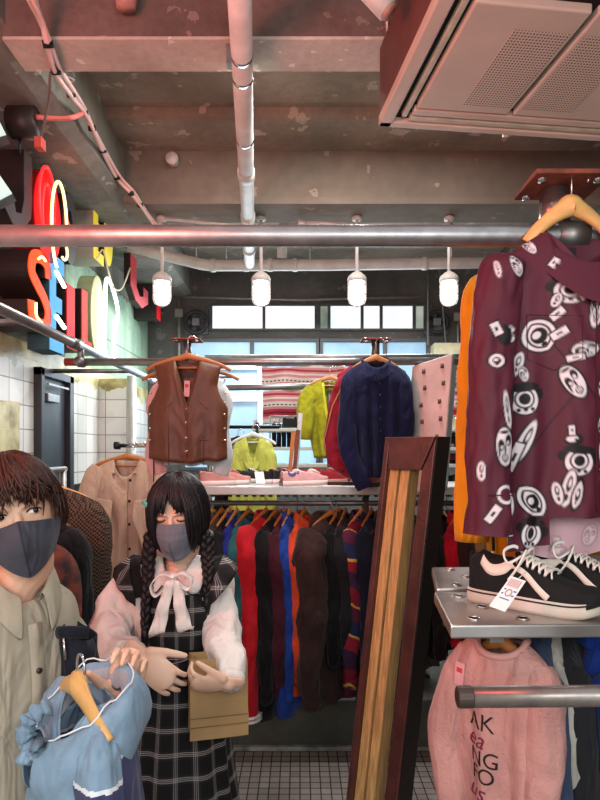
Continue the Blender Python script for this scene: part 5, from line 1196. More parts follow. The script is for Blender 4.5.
buttons(t, fsh, [(.012, -.19-.09*i) for i in range(5)], mat('maroon_button', '#5c2033', .3), .0055)
MB().box((-.02, .035, -.035), (.03, .002, .02)).build('neck_label', mat('black_label', '#1a1216', .7), t, smooth=False)
MB().tube([(-.235-.05, -.052, -.605), (-.235+.0, -.1, -.6), (-.185, -.052, -.605)], .0012, 6).build('cuff_seam', SEAM, t)

# orange garment behind it, on a second bar
ro = thing('rack_bar', 'steel bar behind the overhead pipe carrying the orange shirt', 'rail', (.75, 1.64, 2.27)); MB().tube([(-.45, 0, 0), (.5, 0, 0)], .012, 12).build('bar', STEEL_D, ro); MB().tube([(.48, 0, 0), (.48, 0, -2.27)], .016, 10).build('post', STEEL_D, ro)
op_ = Vector(((556-300)*1.64/F, 1.64, 2.215))
hanger(op_+Vector((0, 0, .008)), 'hanger hidden inside the orange shirt', w=.19, m=WOODH, hk=.04, group=None)
ORC = fab('orange_cloth', '#e8961e', .1, ns=5)
sl = [(s, [(s*.17, 0, -.05), (s*.205, -.01, -.12), (s*.222, -.02, -.3), (s*.236, -.03, -.55), (s*.24, -.03, -.76)], [(0, .04), (.12, .055), (.5, .05), (.9, .046), (1, .044)], .6) for s in (-1, 1)]
t, f = garment('orange_shirt', 'long orange shirt hanging behind the maroon printed shirt', 'shirt', op_, dict(L=.80, prof=body_std(.215, .19), T=.045, seed=9.3, fa=.012), ORC, sleeves=sl, collar=dict())
MB().tube([(-.19, -.05, -.7), (-.19, -.06, -.78)], .004, 6).build('cord_toggle', BLACK, t)

# ------------------------------------------------------------------ clothes under the steel shelf
PK = fab('pink_fleece', '#c9968f', .1, ns=12, bs=160, bump=.35)
pz = Vector(((502-300)*1.37/F, 1.37, 1.272))
hanger(pz+Vector((0, 0, -.008)), 'orange wooden hanger carrying the pink sweatshirt', math.radians(-48), w=.1, m=WOODO, hk=.03, group=None, bar=False)
sl = [(-1, [(-.08, 0, -.045), (-.10, -.015, -.1), (-.118, -.03, -.18), (-.13, -.035, -.25), (-.115, -.04, -.34), (-.10, -.04, -.42)], [(0, .03), (.2, .042), (.5, .046), (.85, .04), (1, .035)], .8),
      (1, [(.085, 0, -.045), (.10, -.015, -.1), (.105, -.02, -.22), (.10, -.03, -.36), (.10, -.03, -.5)], [(0, .03), (.2, .045), (.5, .048), (.85, .04), (1, .034)], .8)]
t, f = garment('pink_sweatshirt', 'pink fleece sweatshirt with black and maroon lettering under the steel shelf', 'sweatshirt', pz, dict(L=.56, prof=[(0, .115), (.3, .122), (1, .12)], nw=.055, nd=.035, sd=.045, T=.06, seed=3.6, fa=.02, fk=2.6), PK, rz=math.radians(-48), sleeves=sl)
MB().tube([(.057*math.sin(a), -.045*math.cos(a), -.0-.032*max(0, math.cos(a))**.8) for a in np.linspace(0, 6.283, 33)[:-1]], .008, 8, close=True).build('neck_rib', mat('pink_rib', '#cf968f', .95, n=.05), t)
INK, MINK = mat('black_ink', '#1d1719', .8, n=0), mat('maroon_ink', '#7a2040', .8, n=0)
for s_, z, sz, m_, sh, x0 in (('AK', -.195, .052, INK, 0, -.05), ('ea', -.235, .056, MINK, .35, -.055), ('NG', -.273, .048, INK, 0, -.045), ('FO', -.31, .048, INK, 0, -.042), ('us', -.35, .056, MINK, .35, -.052)):
    v, fc = text_mesh(s_, sz, sh); vv = []
    for p_ in v:
        x, zz_ = x0+p_[0], z+p_[1]; vv.append((x, surf(f, x, zz_)-.0035, zz_))
    MB().add(vv, fc).build('lettering', m_, t, smooth=False)
paper_tag(t, (-.075, surf(f, -.075, -.09)-.006, -.09), .024, .055, mat('pink_tag', '#e3a3a6'), TR, (0, .1, 0))
for (px, d_, z, rz, col, lb, Wd, L_) in ((537, 1.5, 1.262, 72, '#3f4f6e', 'faded navy denim jacket right of the pink sweatshirt', .19, .66), (549, 1.53, 1.262, 74, '#c3c1b6', 'off white jacket between the denim and the charcoal ones', .17, .62),
                              (561, 1.54, 1.262, 72, '#2c2c2f', 'charcoal jacket left of the chrome post under the steel shelf', .19, .7), (597, 1.50, 1.262, 78, '#20409c', 'bright blue jacket right of the chrome post under the steel shelf', .18, .66),
                              (607, 1.60, 1.262, 80, '#17171b', 'black jacket at the far right under the steel shelf', .19, .7)):
    lo = ((px-300)*d_/F, d_, z)
    side_t, _ = garment('shelf_jacket', lb, 'jacket', lo, dict(L=L_, prof=body_std(Wd, Wd), T=.05, seed=px*.3, fa=.012, nw=.06, nd=.05), fab('cloth_'+col[1:], col, .15), rz=math.radians(rz), sleeves=hang_sleeves(Wd, .055, .5, .07, .05, .01, -.02, .75), collar=dict(stand=.02))
    hanger((lo[0], lo[1], z-.008), 'hanger in the '+lb.split(' right')[0].split(' between')[0].split(' left')[0].split(' at')[0]+' under the shelf', math.radians(rz), w=.14, m=WOODO, hk=.02, group='hangers under the steel shelf', bar=False)

# ================================================================== PEOPLE
def remesh(mb, name, m, parent, voxel, off, it=3):
    me = bpy.data.meshes.new('tmp'); me.from_pydata([(x-off[0], y-off[1], z-off[2]) for x, y, z in mb.v], [], mb.f)
    b = bmesh.new(); b.from_mesh(me); bmesh.ops.recalc_face_normals(b, faces=b.faces); b.to_mesh(me); b.free()
    o = bpy.data.objects.new('tmp', me); COL.objects.link(o)
    q = o.modifiers.new('r', 'REMESH'); q.mode = 'VOXEL'; q.voxel_size = voxel
    q = o.modifiers.new('s', 'SMOOTH'); q.iterations = it; q.factor = .5
    me2 = bpy.data.meshes.new_from_object(o.evaluated_get(bpy.context.evaluated_depsgraph_get())); me2.name = name
    bpy.data.objects.remove(o); bpy.data.meshes.remove(me)
    me2.materials.clear(); me2.materials.append(m); me2.polygons.foreach_set('use_smooth', [True]*len(me2.polygons))
    o = bpy.data.objects.new(name, me2); COL.objects.link(o); o.parent = parent; return o
def hd(x, y, z, k=1.):                       # a point on the head for a unit direction
    X, Y, Z = x*.073, y*.094, z*.115
    if z < 0:
        t = -z; X *= 1-.28*t**1.5
        if y > 0: Y *= 1-.4*t
        else: Y *= 1-.02*t
    if y < -.55: Y = -.094*(.55+(-y-.55)*.78)
    if y < 0: Y -= .010*math.exp(-((z+.86)/.22)**2)*(1-abs(x))
    Y += .006*(math.exp(-((abs(X)-.031)/.014)**2-((Z-.012)/.012)**2) if y < 0 else 0)
    return Vector((X, Y, Z))*k
def head(mb, M, k=1.):
    n, m_ = 32, 24; vs = []; fs = []
    for i in range(m_+1):
        for j in range(n):
            a = math.pi*i/m_; b = 2*math.pi*j/n; vs.append(M @ hd(math.sin(a)*math.cos(b), math.sin(a)*math.sin(b), math.cos(a), k))
    for i in range(m_):
        for j in range(n): fs.append((i*n+j, (i+1)*n+j, (i+1)*n+(j+1) % n, i*n+(j+1) % n))
    mb.add(vs, fs)
    mb.tube([M @ Vector(p) for p in ((0, -.074, .03), (0, -.088, .0), (0, -.096, -.022), (0, -.084, -.03))], [.007, .009, .0125, .009], 10, dome=True)
    for s in (-1, 1):
        mb.sphere((0, 0, 0), 1, 8, 6) if False else None
        mb.tube([M @ Vector((s*.071, .012, .022)), M @ Vector((s*.079, .018, .0)), M @ Vector((s*.073, .01, -.028))], [.009, .012, .007], 8, dome=True)
        mb.tube([M @ Vector((s*.052, -.06, .03)), M @ Vector((s*.03, -.08, .032)), M @ Vector((s*.012, -.084, .026))], [.006, .008, .006], 8, dome=True)
    mb.tube([M @ Vector((-.02, -.083, -.058)), M @ Vector((0, -.092, -.056)), M @ Vector((.02, -.083, -.058))], [.004, .0075, .004], 8, dome=True)
def hand(mb, wrist, f, n, s, curl, spread=.0, k=1., tcurl=.5, thumb=(.55, .75, .35)):
    f = Vector(f).normalized(); n = Vector(n); n = (n-f*n.dot(f)).normalized(); s0 = f.cross(n); s = s0 if s0.dot(Vector(s)) > 0 else -s0; w = Vector(wrist)
    mb.tube([w-f*.03*k, w, w+f*.03*k, w+f*.062*k, w+f*.088*k], [.024*k, .026*k, .036*k, .040*k, .036*k], 16, flat=.42, up=s, dome=True)
    for i, L in enumerate((.074, .082, .076, .06)):
        b = w+f*(.082-(.006 if i == 3 else 0))*k+s*(.031-.0215*i)*k; c = curl[i] if isinstance(curl[0], (list, tuple)) else curl
        pts = [b-f*.02*k, b]; ang = 0.; p = b
        for q, fr in enumerate((.45, .3, .25)):
            ang += c[q]; d = f*math.cos(ang)+n*math.sin(ang)+s*spread*(1.5-i)
            p = p+d.normalized()*L*fr*k; pts.append(p)
        mb.tube(pts, [.0085*k, .0086*k, .008*k, .0074*k, .0062*k], 10, dome=True)
    b = w+f*.018*k+s*.024*k; d = (f*thumb[0]+s*thumb[1]+n*thumb[2]).normalized(); p1 = b+d*.042*k; d2 = (d*math.cos(tcurl)+(f*.7+n*.6).normalized()*math.sin(tcurl)).normalized(); p2 = p1+d2*.032*k; p3 = p2+d2*.022*k
    mb.tube([b, p1, p2, p3], [.015*k, .0115*k, .0098*k, .0075*k], 10, dome=True)
def limb(mb, pts, r, n=16, flat=1., up=None): pts = cr([tuple(p) for p in pts], 5); mb.tube(pts, [lerp([(i/(len(r)-1), v) for i, v in enumerate(r)], j/(len(pts)-1)) for j in range(len(pts))], n, flat=flat, dome=True, up=up)
def ring_loft(mb, rings, yaw=0., n=40, wob=0., seed=0., pleat=0., pk=12, tilt=0.):
    """rings: (cx, cy, z, rx, ry)"""
    G = []; cs, sn = math.cos(yaw), math.sin(yaw); R = cr(rings, 5)
    for j in range(n):
        a = 2*math.pi*j/n; row = []
        for i, (cx, cy, z, rx, ry) in enumerate(R):
            v = i/(len(R)-1); q = 1+wob*NZ(math.cos(a)*1.6+seed, math.sin(a)*1.6, z*7)+pleat*v*math.sin(pk*a+2*NZ(a, z*3))
            x = rx*q*math.copysign(abs(math.cos(a))**.85, math.cos(a)); y = ry*q*math.copysign(abs(math.sin(a))**.85, math.sin(a))
            row.append((cx+x*cs-y*sn, cy+x*sn+y*cs, z-tilt*max(0, 1-v*3)**1.5*max(0, -math.sin(a))**2.5))
        G.append(row)
    return mb.grid(G, cu=True)
def eye(t, M, off, s, look=(0, 0), closed=False, k=1.):
    c = M @ Vector((s*.0315, -.0735, .012)); R = M.to_3x3(); O = Vector(off)
    if not closed:
        MB().sphere(c-O, (.0125, .0105, .0068), 18, 12, R).build('eyeball', mat('eye_white', '#e9e4df', .25, n=0), t)
        i_ = c+R @ Vector((look[0], -.0088, look[1])); MB().sphere(i_-O, (.0056, .0028, .0056), 14, 8, R).build('iris', mat('dark_iris', '#20130e', .12, n=0), t)
        pts = [M @ Vector((s*.0315+x, y, z)) for x, y, z in ((-.014, -.079, .0125), (-.007, -.0865, .0185), (0, -.0875, .0195), (.007, -.086, .0185), (.014, -.078, .014))]
    else:
        MB().sphere(c-O, (.0135, .0112, .008), 18, 12, R).build('eyelid', mat('eyelid_skin', '#d6ab93', .55, n=.04), t)
        pts = [M @ Vector((s*.0315+x, y, z)) for x, y, z in ((-.0145, -.078, .009), (-.007, -.0845, .006), (0, -.086, .0052), (.007, -.0845, .006), (.0145, -.078, .009))]
    MB().tube([p-O for p in cr(pts, 4)], .0015, 6).build('lashes', mat('lash_black', '#0f0a09', .6, n=0), t)
def hair_locks(mb, M, specs, seed):
    rnd = random.Random(seed)
    for (az, th0, th1, r0, r1, rad, curve) in specs:
        pts = []; a0 = az+rnd.uniform(-.06, .06); L = rnd.uniform(.95, 1.06)
        for i in range(9):
            u = i/8; th = th0+(th1-th0)*u*L; a = a0+curve*u*u; rr_ = r0+(r1-r0)*u
            pts.append(M @ Vector((.078*rr_*math.sin(th)*math.sin(a), -.098*rr_*math.sin(th)*math.cos(a), .118*rr_*math.cos(th))))
        mb.tube(pts, [rad*.7, rad, rad*1.1, rad*1.1, rad*1.05, rad*.95, rad*.8, rad*.55, rad*.15], 8, flat=.5, up=(pts[0]-M.translation))
def hair_mat(name, a, b, ns=60):
    m, n, bb = newmat(name, .42); v = n.n('ShaderNodeTexCoord').outputs['Object']; mp = n.n('ShaderNodeMapping'); mp.inputs['Scale'].default_value = (6, 6, .6); n.L.new(v, mp.inputs[0])
    q = n.noise(mp.outputs[0], ns, 4); n.L.new(n.ramp(q, (.35, lin(a)), (.7, lin(b))), bb.inputs['Base Color']); n.bump(q, bb, .5, .004); return m

# ------------------------------------------------------------------ the man at the left edge
MB0 = Vector((-.637, 1.30, 0)); man = thing('person', 'person in a beige shirt and dark grey mask holding a light blue jacket', 'person', MB0)
hc = Vector((-.592, 1.262, 1.566))
MH = Matrix.Translation(hc) @ Matrix.Rotation(math.radians(24), 4, 'Z') @ Matrix.Rotation(math.radians(-11), 4, 'Y') @ Matrix.Rotation(math.radians(4), 4, 'X')
yw = math.radians(58); fd = Vector((math.sin(yw), -math.cos(yw), 0)); rt = Vector((math.cos(yw), math.sin(yw), 0)); bc = MB0.copy()
b = MB(); head(b, MH, 1.0)
limb(b, [MH @ Vector((0, .025, -.06)), MH @ Vector((0, .03, -.12)), bc+fd*.03+Vector((0, 0, 1.41)), bc+Vector((0, 0, 1.33))], [.05, .048, .05, .055])
T_ = MB(); 
def tors(mb, c, yaw, rows): 
    G = []
    for (z, rx, ry) in rows: pass
ring_loft(b, [(bc.x, bc.y, z, rx, ry) for z, rx, ry in ((1.40, .045, .04), (1.37, .09, .05), (1.32, .13, .075), (1.15, .13, .085), (1.0, .12, .08), (.9, .13, .085), (.8, .13, .085))], yw)
lsh = bc+rt*.12+Vector((0, 0, 1.31)); rsh = bc-rt*.14+Vector((0, 0, 1.31))
lel = Vector((-.525, 1.40, 1.08)); lwr = P(121, 699, 1.13)
limb(b, [lsh, (lsh+lel)/2, lel], [.05, .045, .038]); limb(b, [lel, (lel+lwr)/2, lwr], [.04, .036, .026])
hand(b, lwr, (.25, -.05, 1), (.1, -1, .1), (-1, 0, 0), [.35, 1.2, .9], k=.84, thumb=(.5, .6, .6))
rel_ = rsh+Vector((-.05, -.03, -.27)); rwr = rel_+Vector((.08, -.12, -.2)); limb(b, [rsh, (rsh+rel_)/2, rel_], [.05, .045, .038]); limb(b, [rel_, rwr], [.038, .026]); hand(b, rwr, (.1, -.2, -1), (.8, .5, 0), (.3, -.9, 0), [.3, .4, .3], k=.9)
for s in (-1, 1):
    hp = bc+rt*s*.085+Vector((0, 0, .85)); kn = bc+rt*s*.09+fd*.02+Vector((0, 0, .47)); an = bc+rt*s*.09+Vector((0, 0, .08)); limb(b, [hp, kn, an], [.085, .055, .036]); limb(b, [an-fd*.02-Vector((0, 0, .045)), an+fd*.15-Vector((0, 0, .05))], [.035, .03])
remesh(b, 'body', SKIN, man, .0032, MB0, 3)
for s in (-1, 1): eye(man, MH, MB0, s, look=(.0035, .0008))
# mask
MKD = fab('dark_grey_mask', '#474852', .06, ns=30); G = []
for a in np.linspace(-1, 1, 33):
    th = a*1.42; row = []
    for v in np.linspace(0, 1, 14):
        ridge = max(0, 1-abs(a)*1.9); top = .004-.026*abs(a)**.8*(1 if abs(a) < .6 else 1.-.5*(abs(a)-.6)); bot = -.118+.062*abs(a)**1.4
        z = top+(bot-top)*v; R = 1-.22*max(0, (v-.55)/.45)**1.5
        x = (.0795*math.sin(th))*(1-.18*v*v); y = -.088*math.cos(th)*R-(.030*ridge**1.2)*math.sin(min(1, v*1.25+.18)*math.pi*.78)-.004
        row.append(MH @ Vector((x, y, z))-MB0)
    G.append(row)
mk = MB().grid(G).build('face_mask', MKD, man, solid=.003, sub=1)
MB().tube([MH @ Vector((0, -.0905-.0302*math.sin(min(1, v*1.25+.18)*math.pi*.78)*1-.004+.088*.22*max(0, (v-.55)/.45)**1.5, .004-.122*v))-MB0 for v in np.linspace(.02, .95, 14)], .0012, 6).build('mask_seam', mat('mask_seam', '#33343c', .9, n=0), mk)
# hair
HM = hair_mat('dark_brown_hair', '#1d100c', '#4a2a20'); hb = MB(); G = []
for i in range(15):
    G.append([MH @ Vector((.081*math.sin(th)*math.sin(a), -.10*math.sin(th)*math.cos(a), .128*math.cos(th)+.004))-MB0 for a in np.linspace(0, 6.283, 33) for th in [.02+i*(.074+.045*(1-math.cos(a))/2+.014*abs(math.sin(a)))]])
hb.grid(G); rnd = random.Random(4); sp_ = []
for k in range(620):
    az = rnd.uniform(-math.pi, math.pi); fr = (1+math.cos(az))/2; e = 1.20+.06*math.sin(az*5+1)+(1-fr)*.85+.14*abs(math.sin(az)); e += rnd.uniform(-.14, .10)
    sp_.append((az, rnd.uniform(.02, .7), e, rnd.uniform(1.05, 1.10), rnd.uniform(1.06, 1.24), rnd.uniform(.004, .0085), rnd.uniform(-.45, .55)))
M2 = Matrix.Translation(-MB0) @ MH; hair_locks(hb, M2, sp_, 7); hb.build('hair', HM, man)
# shirt
SHB = fab('beige_shirt', '#b3a995', .07, ns=5); s = MB()
ring_loft(s, [(bc.x, bc.y, z, rx, ry) for z, rx, ry in ((1.43, .062, .058), (1.41, .085, .068), (1.385, .13, .08), (1.34, .163, .095), (1.2, .17, .11), (1.05, .17, .11), (.92, .175, .11), (.78, .18, .11))], yw, wob=.06, seed=2., tilt=.085)
sh = s.build('shirt', SHB, man, off=MB0, solid=.003)
cl = MB(); G = []
for q in np.linspace(-.9, .9, 33):
    a = math.pi*q; fr = (1-math.cos(a))/2; c = bc+fd*.02+rt*(.066*math.sin(a))-fd*(.066*math.cos(a))+Vector((0, 0, 1.455-.09*fr**3)); o = rt*math.sin(a)-fd*math.cos(a)*.9
    G.append([c-MB0, c+o*.006+Vector((0, 0, .028))-MB0, c+o*.016+Vector((0, 0, .026))-MB0, c+o*.028+Vector((0, 0, -.004-.012*fr**5))-MB0, c+o*.036+Vector((0, 0, -.026-.05*fr**8))-MB0])
cl.grid(G).build('collar', SHB, man, solid=.003, sub=1)
for pts, r in (([lsh+rt*(-.03), lsh+rt*.035-Vector((0, 0, .06)), (lsh+lel)/2+Vector((-.0, 0, -.02)), lel, (lel+lwr)/2, lel.lerp(lwr, .75)], [.045, .055, .054, .052, .048, .044]), ([rsh+rt*.03, rsh-rt*.035-Vector((0, 0, .06)), (rsh+rel_)/2, rel_, rel_.lerp(rwr, .8)], [.045, .06, .06, .055, .046])):
    p_ = cr([tuple(x) for x in pts], 6); MB().tube(p_, [lerp([(i/(len(r)-1), v) for i, v in enumerate(r)], j/(len(p_)-1)) for j in range(len(p_))], 20, wr=.12, seed=3., wf=8).build('sleeve', SHB, man, off=MB0)
pl_ = MB(); pz_ = [bc+fd*(.096+.016*min(1, max(0, (1.36-z)/.12)))+Vector((0, 0, z)) for z in np.linspace(1.34, .8, 18)]
pl_.grid([[p-MB0+rt*o+fd*.003 for p in pz_] for o in (-.016, .016)]).build('placket', SHB, man, solid=.002)
for i in (3, 8, 13): MB().tube([pz_[i]-MB0+fd*.002, pz_[i]-MB0+fd*.008], .0062, 12).build('button', mat('dark_button', '#3a332c', .3), man)
tr_ = MB(); 
for sg in (-1, 1):
    tr_.tube([bc+rt*sg*.085+Vector((0, 0, .86))-MB0, bc+rt*sg*.092+Vector((0, 0, .47))-MB0, bc+rt*sg*.095+Vector((0, 0, .05))-MB0], [.108, .088, .085], 20)
tr_.build('trousers', fab('dark_trousers', '#23242a', .1), man)
# dark bundle over his arm and a small wire hook
t = thing('dark_garment', 'dark navy folded garment with a zip draped over the arm of the man', 'clothing', P(78, 660, 1.33)); o = t.location.copy(); G = []
NVD = fab('dark_navy_denim', '#23252f', .2, ns=12)
for a in np.linspace(0, 6.283, 29): G.append([Vector((.032*math.cos(a)*(1+.25*v)+.012*NZ(a, v*3), .045*math.sin(a), .066-.15*v-.018*math.cos(a)*(1-v))) for v in np.linspace(0, 1, 12)])
MB().grid(G).build('fold', NVD, t, solid=.004)
MB().tube([(-.035, -.03, .07), (0, -.045, .075), (.035, -.03, .07)], .014, 10, flat=.7).build('waistband', NVD, t); MB().tube([(-.012, -.05, .065), (-.006, -.056, .02)], .0035, 6).build('zip_pull', CHROME, t)

# ------------------------------------------------------------------ blue jacket on its hanger
jl = P(86, 693, 1.06); BL = fab('light_blue_denim', '#86a0b6', .12, ns=16, bs=260); NV2 = fab('slate_navy_cloth', '#45486a', .1); LIN = fab('grey_lining', '#a9a9b4', .08); WP = mat('white_piping', '#d9dde2', .7, n=.02)
jrz = math.radians(-52)
hanger(jl+Vector((-.012, -.01, .022)), 'pale wooden hanger inside the light blue jacket', jrz, w=.12, m=mat('light_hanger_wood', '#d9a866'), hk=.035, drop=.05, thick=.016, group=None, bar=False)
sl = [(1, [(.09, -.01, -.04), (.125, -.02, -.09), (.145, -.02, -.2), (.145, -.02, -.36), (.145, -.02, -.5)], [(0, .028), (.15, .04), (.5, .04), (1, .038)], .75),
      (-1, [(-.10, 0, -.03), (-.14, -.01, -.1), (-.145, -.02, -.24), (-.14, -.02, -.42), (-.14, -.02, -.5)], [(0, .035), (.15, .05), (.5, .05), (1, .046)], .7)]
sl = [(a_, [tuple(x) for x in cr(b_, 8)], c_, d_) for a_, b_, c_, d_ in sl]
t, f = garment('blue_jacket', 'light blue jacket with navy panels and white piping held by the man', 'jacket', jl, dict(L=.58, prof=[(0, .125), (.12, .135), (.4, .15), (1, .19)], nw=.065, nd=.10, V=True, sd=.05, wr=.014, sn=44, swr=.3, T=.07, tp=[(0, .8), (.4, 1.1), (1, 1.5)], seed=6.6, fa=.024, fk=2.8, gap=[(0, .0), (.25, .04), (1, .10)]), BL, rz=jrz, mats=[NV2, WP], nu=60, nv=110,
        sleeves=sl, sfm=lambda c: (2 if abs(c.z+.095) < .0035 else 1 if c.z < -.095 else 0), fmat=lambda c: (2 if c.x > .0 and abs(c.z+.07) < .003 or c.x <= 0 and abs(c.z+.15) < .0025 and c.x > -.1 else 1 if c.x > .0 and c.z < -.07 else 0))
G = []
for a in np.linspace(-2.9, 2.9, 41):            # crumpled stand collar / hood
    row = []
    for j, (r, z) in enumerate(((1.0, -.01), (1.12, .028), (1.3, .035), (1.6, .012), (1.75, -.028), (1.6, -.06), (1.45, -.07))):
        q = 1+.16*NZ(a*1.8, j*.9, 4); fr = (1-math.cos(a))/2
        row.append((.074*r*math.sin(a)*q, .06*r*math.cos(a)*q, z-.085*fr**1.3+.012*NZ(a*3, j*1.3)))
    G.append(row)
hb_ = MB().grid(G).build('hood', [BL, LIN], t, sub=1, solid=.004)
for i, p in enumerate(hb_.data.polygons): p.material_index = 1 if (i % 6) < 1 else 0
MB().tube([Vector(r[2])+Vector((0, 0, .002)) for r in G], .0016, 6).build('hood_piping', WP, t)
MB().tube(cr([(-.01, -.06, -.01), (-.03, -.085, -.03), (-.015, -.10, -.05), (-.035, -.085, -.065), (.0, -.10, -.085), (.02, -.085, -.07), (.04, -.09, -.05)], 9), [.0125+.004*math.sin(i*1.3) for i in range(55)], 20, wr=.3, seed=3., wf=16, flat=.7).build('crumpled_hood_end', BL, t)


# ------------------------------------------------------------------ the woman
WB = Vector((-.385, 1.92, 0)); wo = thing('person', 'person in a white bow blouse and black plaid pinafore, hair in braids', 'person', WB)
hc = Vector((-.378, 1.872, 1.500)); MW = Matrix.Translation(hc) @ Matrix.Rotation(math.radians(-6), 4, 'Z') @ Matrix.Rotation(math.radians(-2), 4, 'Y') @ Matrix.Rotation(math.radians(13), 4, 'X')
b = MB(); head(b, MW, .97); SKW = mat('fair_skin', '#e6c0aa', .5, n=.05, ns=9, col2='#dcb198')
limb(b, [MW @ Vector((0, .03, -.07)), MW @ Vector((0, .04, -.125)), WB+Vector((0, .01, 1.34)), WB+Vector((0, .01, 1.28))], [.045, .042, .045, .06])
ring_loft(b, [(WB.x, WB.y, z, rx, ry) for z, rx, ry in ((1.345, .04, .035), (1.325, .1, .05), (1.28, .135, .07), (1.15, .115, .085), (1.03, .1, .075), (.9, .13, .095), (.78, .13, .095))])
wrs, wls = P(140, 578, 1.93), P(213, 576, 1.93)
wre, wle = P(108, 640, 1.84), P(226, 640, 1.84); wrw, wlw = P(139, 655, 1.64), P(229, 683, 1.62)
for s_, e_, w_ in ((wrs, wre, wrw), (wls, wle, wlw)): limb(b, [s_, (s_+e_)/2, e_], [.038, .034, .03]); limb(b, [e_, (e_+w_)/2, w_], [.032, .028, .021])
hand(b, wrw, (.72, -.15, -.55), (.1, 1, -.25), (.5, -.1, .8), [[.35, .6, .5], [.3, .5, .4], [.25, .5, .4], [.2, .45, .4]], k=1.02, thumb=(.75, .55, .2))
hand(b, wlw, (-1, -.15, .02), (0, .75, .55), (0, -.5, 1), [[.5, .7, .5], [.45, .75, .5], [.4, .8, .5], [.4, .8, .5]], k=.86, thumb=(.85, .45, .3))
for s in (-1, 1):
    limb(b, [WB+Vector((s*.075, 0, .84)), WB+Vector((s*.075, -.01, .46)), WB+Vector((s*.075, 0, .08))], [.075, .047, .032]); limb(b, [WB+Vector((s*.075, .02, .035)), WB+Vector((s*.085, -.12, .03))], [.034, .028])
remesh(b, 'body', SKW, wo, .0032, WB, 3)
for s in (-1, 1): eye(wo, MW, WB, s, closed=True)
for s in (-1, 1): MB().tube([MW @ Vector((s*x, y, z))-WB for x, y, z in ((.016, -.086, .031), (.032, -.084, .036), (.048, -.072, .032))], [.002, .0022, .001], 6).build('eyebrow', mat('lash_black', '#0f0a09'), wo)
# mask
MKG = fab('grey_pleated_mask', '#6d7079', .05, ns=30); G = []
for a in np.linspace(-1, 1, 33):
    th = a*1.28; row = []
    for v in np.linspace(0, 1, 19):
        top = .002-.012*abs(a)**1.5; bot = -.122+.045*abs(a)**1.6; z = top+(bot-top)*v
        bul = .026*math.sin(min(1, v*1.1+.12)*math.pi*.85)*(1-abs(a)**1.6)+(.0025*(1 if (v*6) % 1 < .5 else 0) if .1 < v < .4 else 0)
        row.append(MW @ Vector((.076*math.sin(th)*(1-.12*v), -.086*math.cos(th)*(1-.16*max(0, (v-.5)/.5)**1.5)-bul-.004, z))-WB)
    G.append(row)
mk = MB().grid(G).build('face_mask', MKG, wo, solid=.002, sub=1)
MB().tube([Vector(G[16][k])+MW.to_3x3() @ Vector((0, -.002, 0)) for k in range(8, 19)], .0009, 6).build('mask_seam', mat('mask_seam_grey', '#53565e', .9, n=0), mk)
for s in (-1, 1): MB().tube(cr([Vector(G[0 if s < 0 else -1][3]), MW @ Vector((s*.079, .0, .008))-WB, MW @ Vector((s*.08, .02, -.01))-WB, Vector(G[0 if s < 0 else -1][15])], 5), .0014, 6).build('ear_loop', WHITE, mk)
# hair
HW = hair_mat('black_hair', '#0a0809', '#241c20', 55); hb = MB(); M2 = Matrix.Translation(-WB) @ MW; G = []
for i in range(17):
    G.append([M2 @ Vector((.083*math.sin(th)*math.sin(a), -.101*math.sin(th)*math.cos(a), .128*math.cos(th)+.004)) for a in np.linspace(0, 6.283, 41) for th in [.02+i*(.06+.06*((1-math.cos(a))/2)**.5+.03*abs(math.sin(a))**2)]])
hb.grid(G); rnd = random.Random(9); sp_ = []
for k in range(150):
    az = rnd.uniform(-.62, .62); sp_.append((az, rnd.uniform(.05, .5), 1.23+rnd.uniform(-.06, .06)-.25*math.exp(-((az-.05)/.07)**2)+.12*abs(az), 1.08, rnd.uniform(1.07, 1.13), rnd.uniform(.005, .009), .12*(1 if az > 0 else -1)))
for k in range(260):
    az = rnd.uniform(.6, math.pi)*rnd.choice((-1, 1)); sp_.append((az, rnd.uniform(.04, .6), 1.95+.3*abs(math.sin(az))*rnd.random()+rnd.uniform(-.1, .1), 1.08, rnd.uniform(1.1, 1.18), rnd.uniform(.007, .012), 0))
for s in (-1, 1):
    for k in range(24): sp_.append((s*(.68+.03*k/2), .3, 2.2+.25*rnd.random(), 1.09, rnd.uniform(1.15, 1.24), .0085, s*rnd.uniform(-.05, .12)))
hair_locks(hb, M2, sp_, 3); hb.build('hair', HW, wo)
for s, pts in ((-1, [P(152, 535, 1.87), P(149, 556, 1.85), P(148, 580, 1.82), P(146, 604, 1.80), P(145, 628, 1.79)]), (1, [P(206, 533, 1.87), P(207, 555, 1.85), P(208, 575, 1.82), P(207, 595, 1.81)])):
    br = MB(); cl_ = cr([tuple(p-WB) for p in pts], 14); k = len(cl_)
    for ph in (0, 2.094, 4.189):
        q = []
        for i, c in enumerate(cl_):
            u = i/(k-1); a = i*.42+ph; amp = .013*(1-.45*u); q.append(Vector(c)+Vector((amp*math.sin(a), amp*.7*math.sin(2*a), 0)))
        br.tube(q, [.0135*(1-.5*i/(k-1)) for i in range(k)], 10)
    e = Vector(cl_[-1]); br.tube([e, e+Vector((0, 0, -.03)), e+Vector((.004, 0, -.06))], [.011, .013, .002], 10)
    br.build('braid', HW, wo); MB().tube([e+Vector((0, 0, -.004)), e+Vector((0, 0, .006))], .011, 12).build('hair_tie', BLACK, wo)
c = MW @ Vector((-.078, -.055, .052))-WB
MB().tube([c+Vector((-.012, .0, .008)), c+Vector((.0, -.006, 0)), c+Vector((.008, -.008, -.008))], .007, 10, flat=.5).build('hair_clip', mat('teal_clip', '#4fb0a5', .3, n=0), wo)
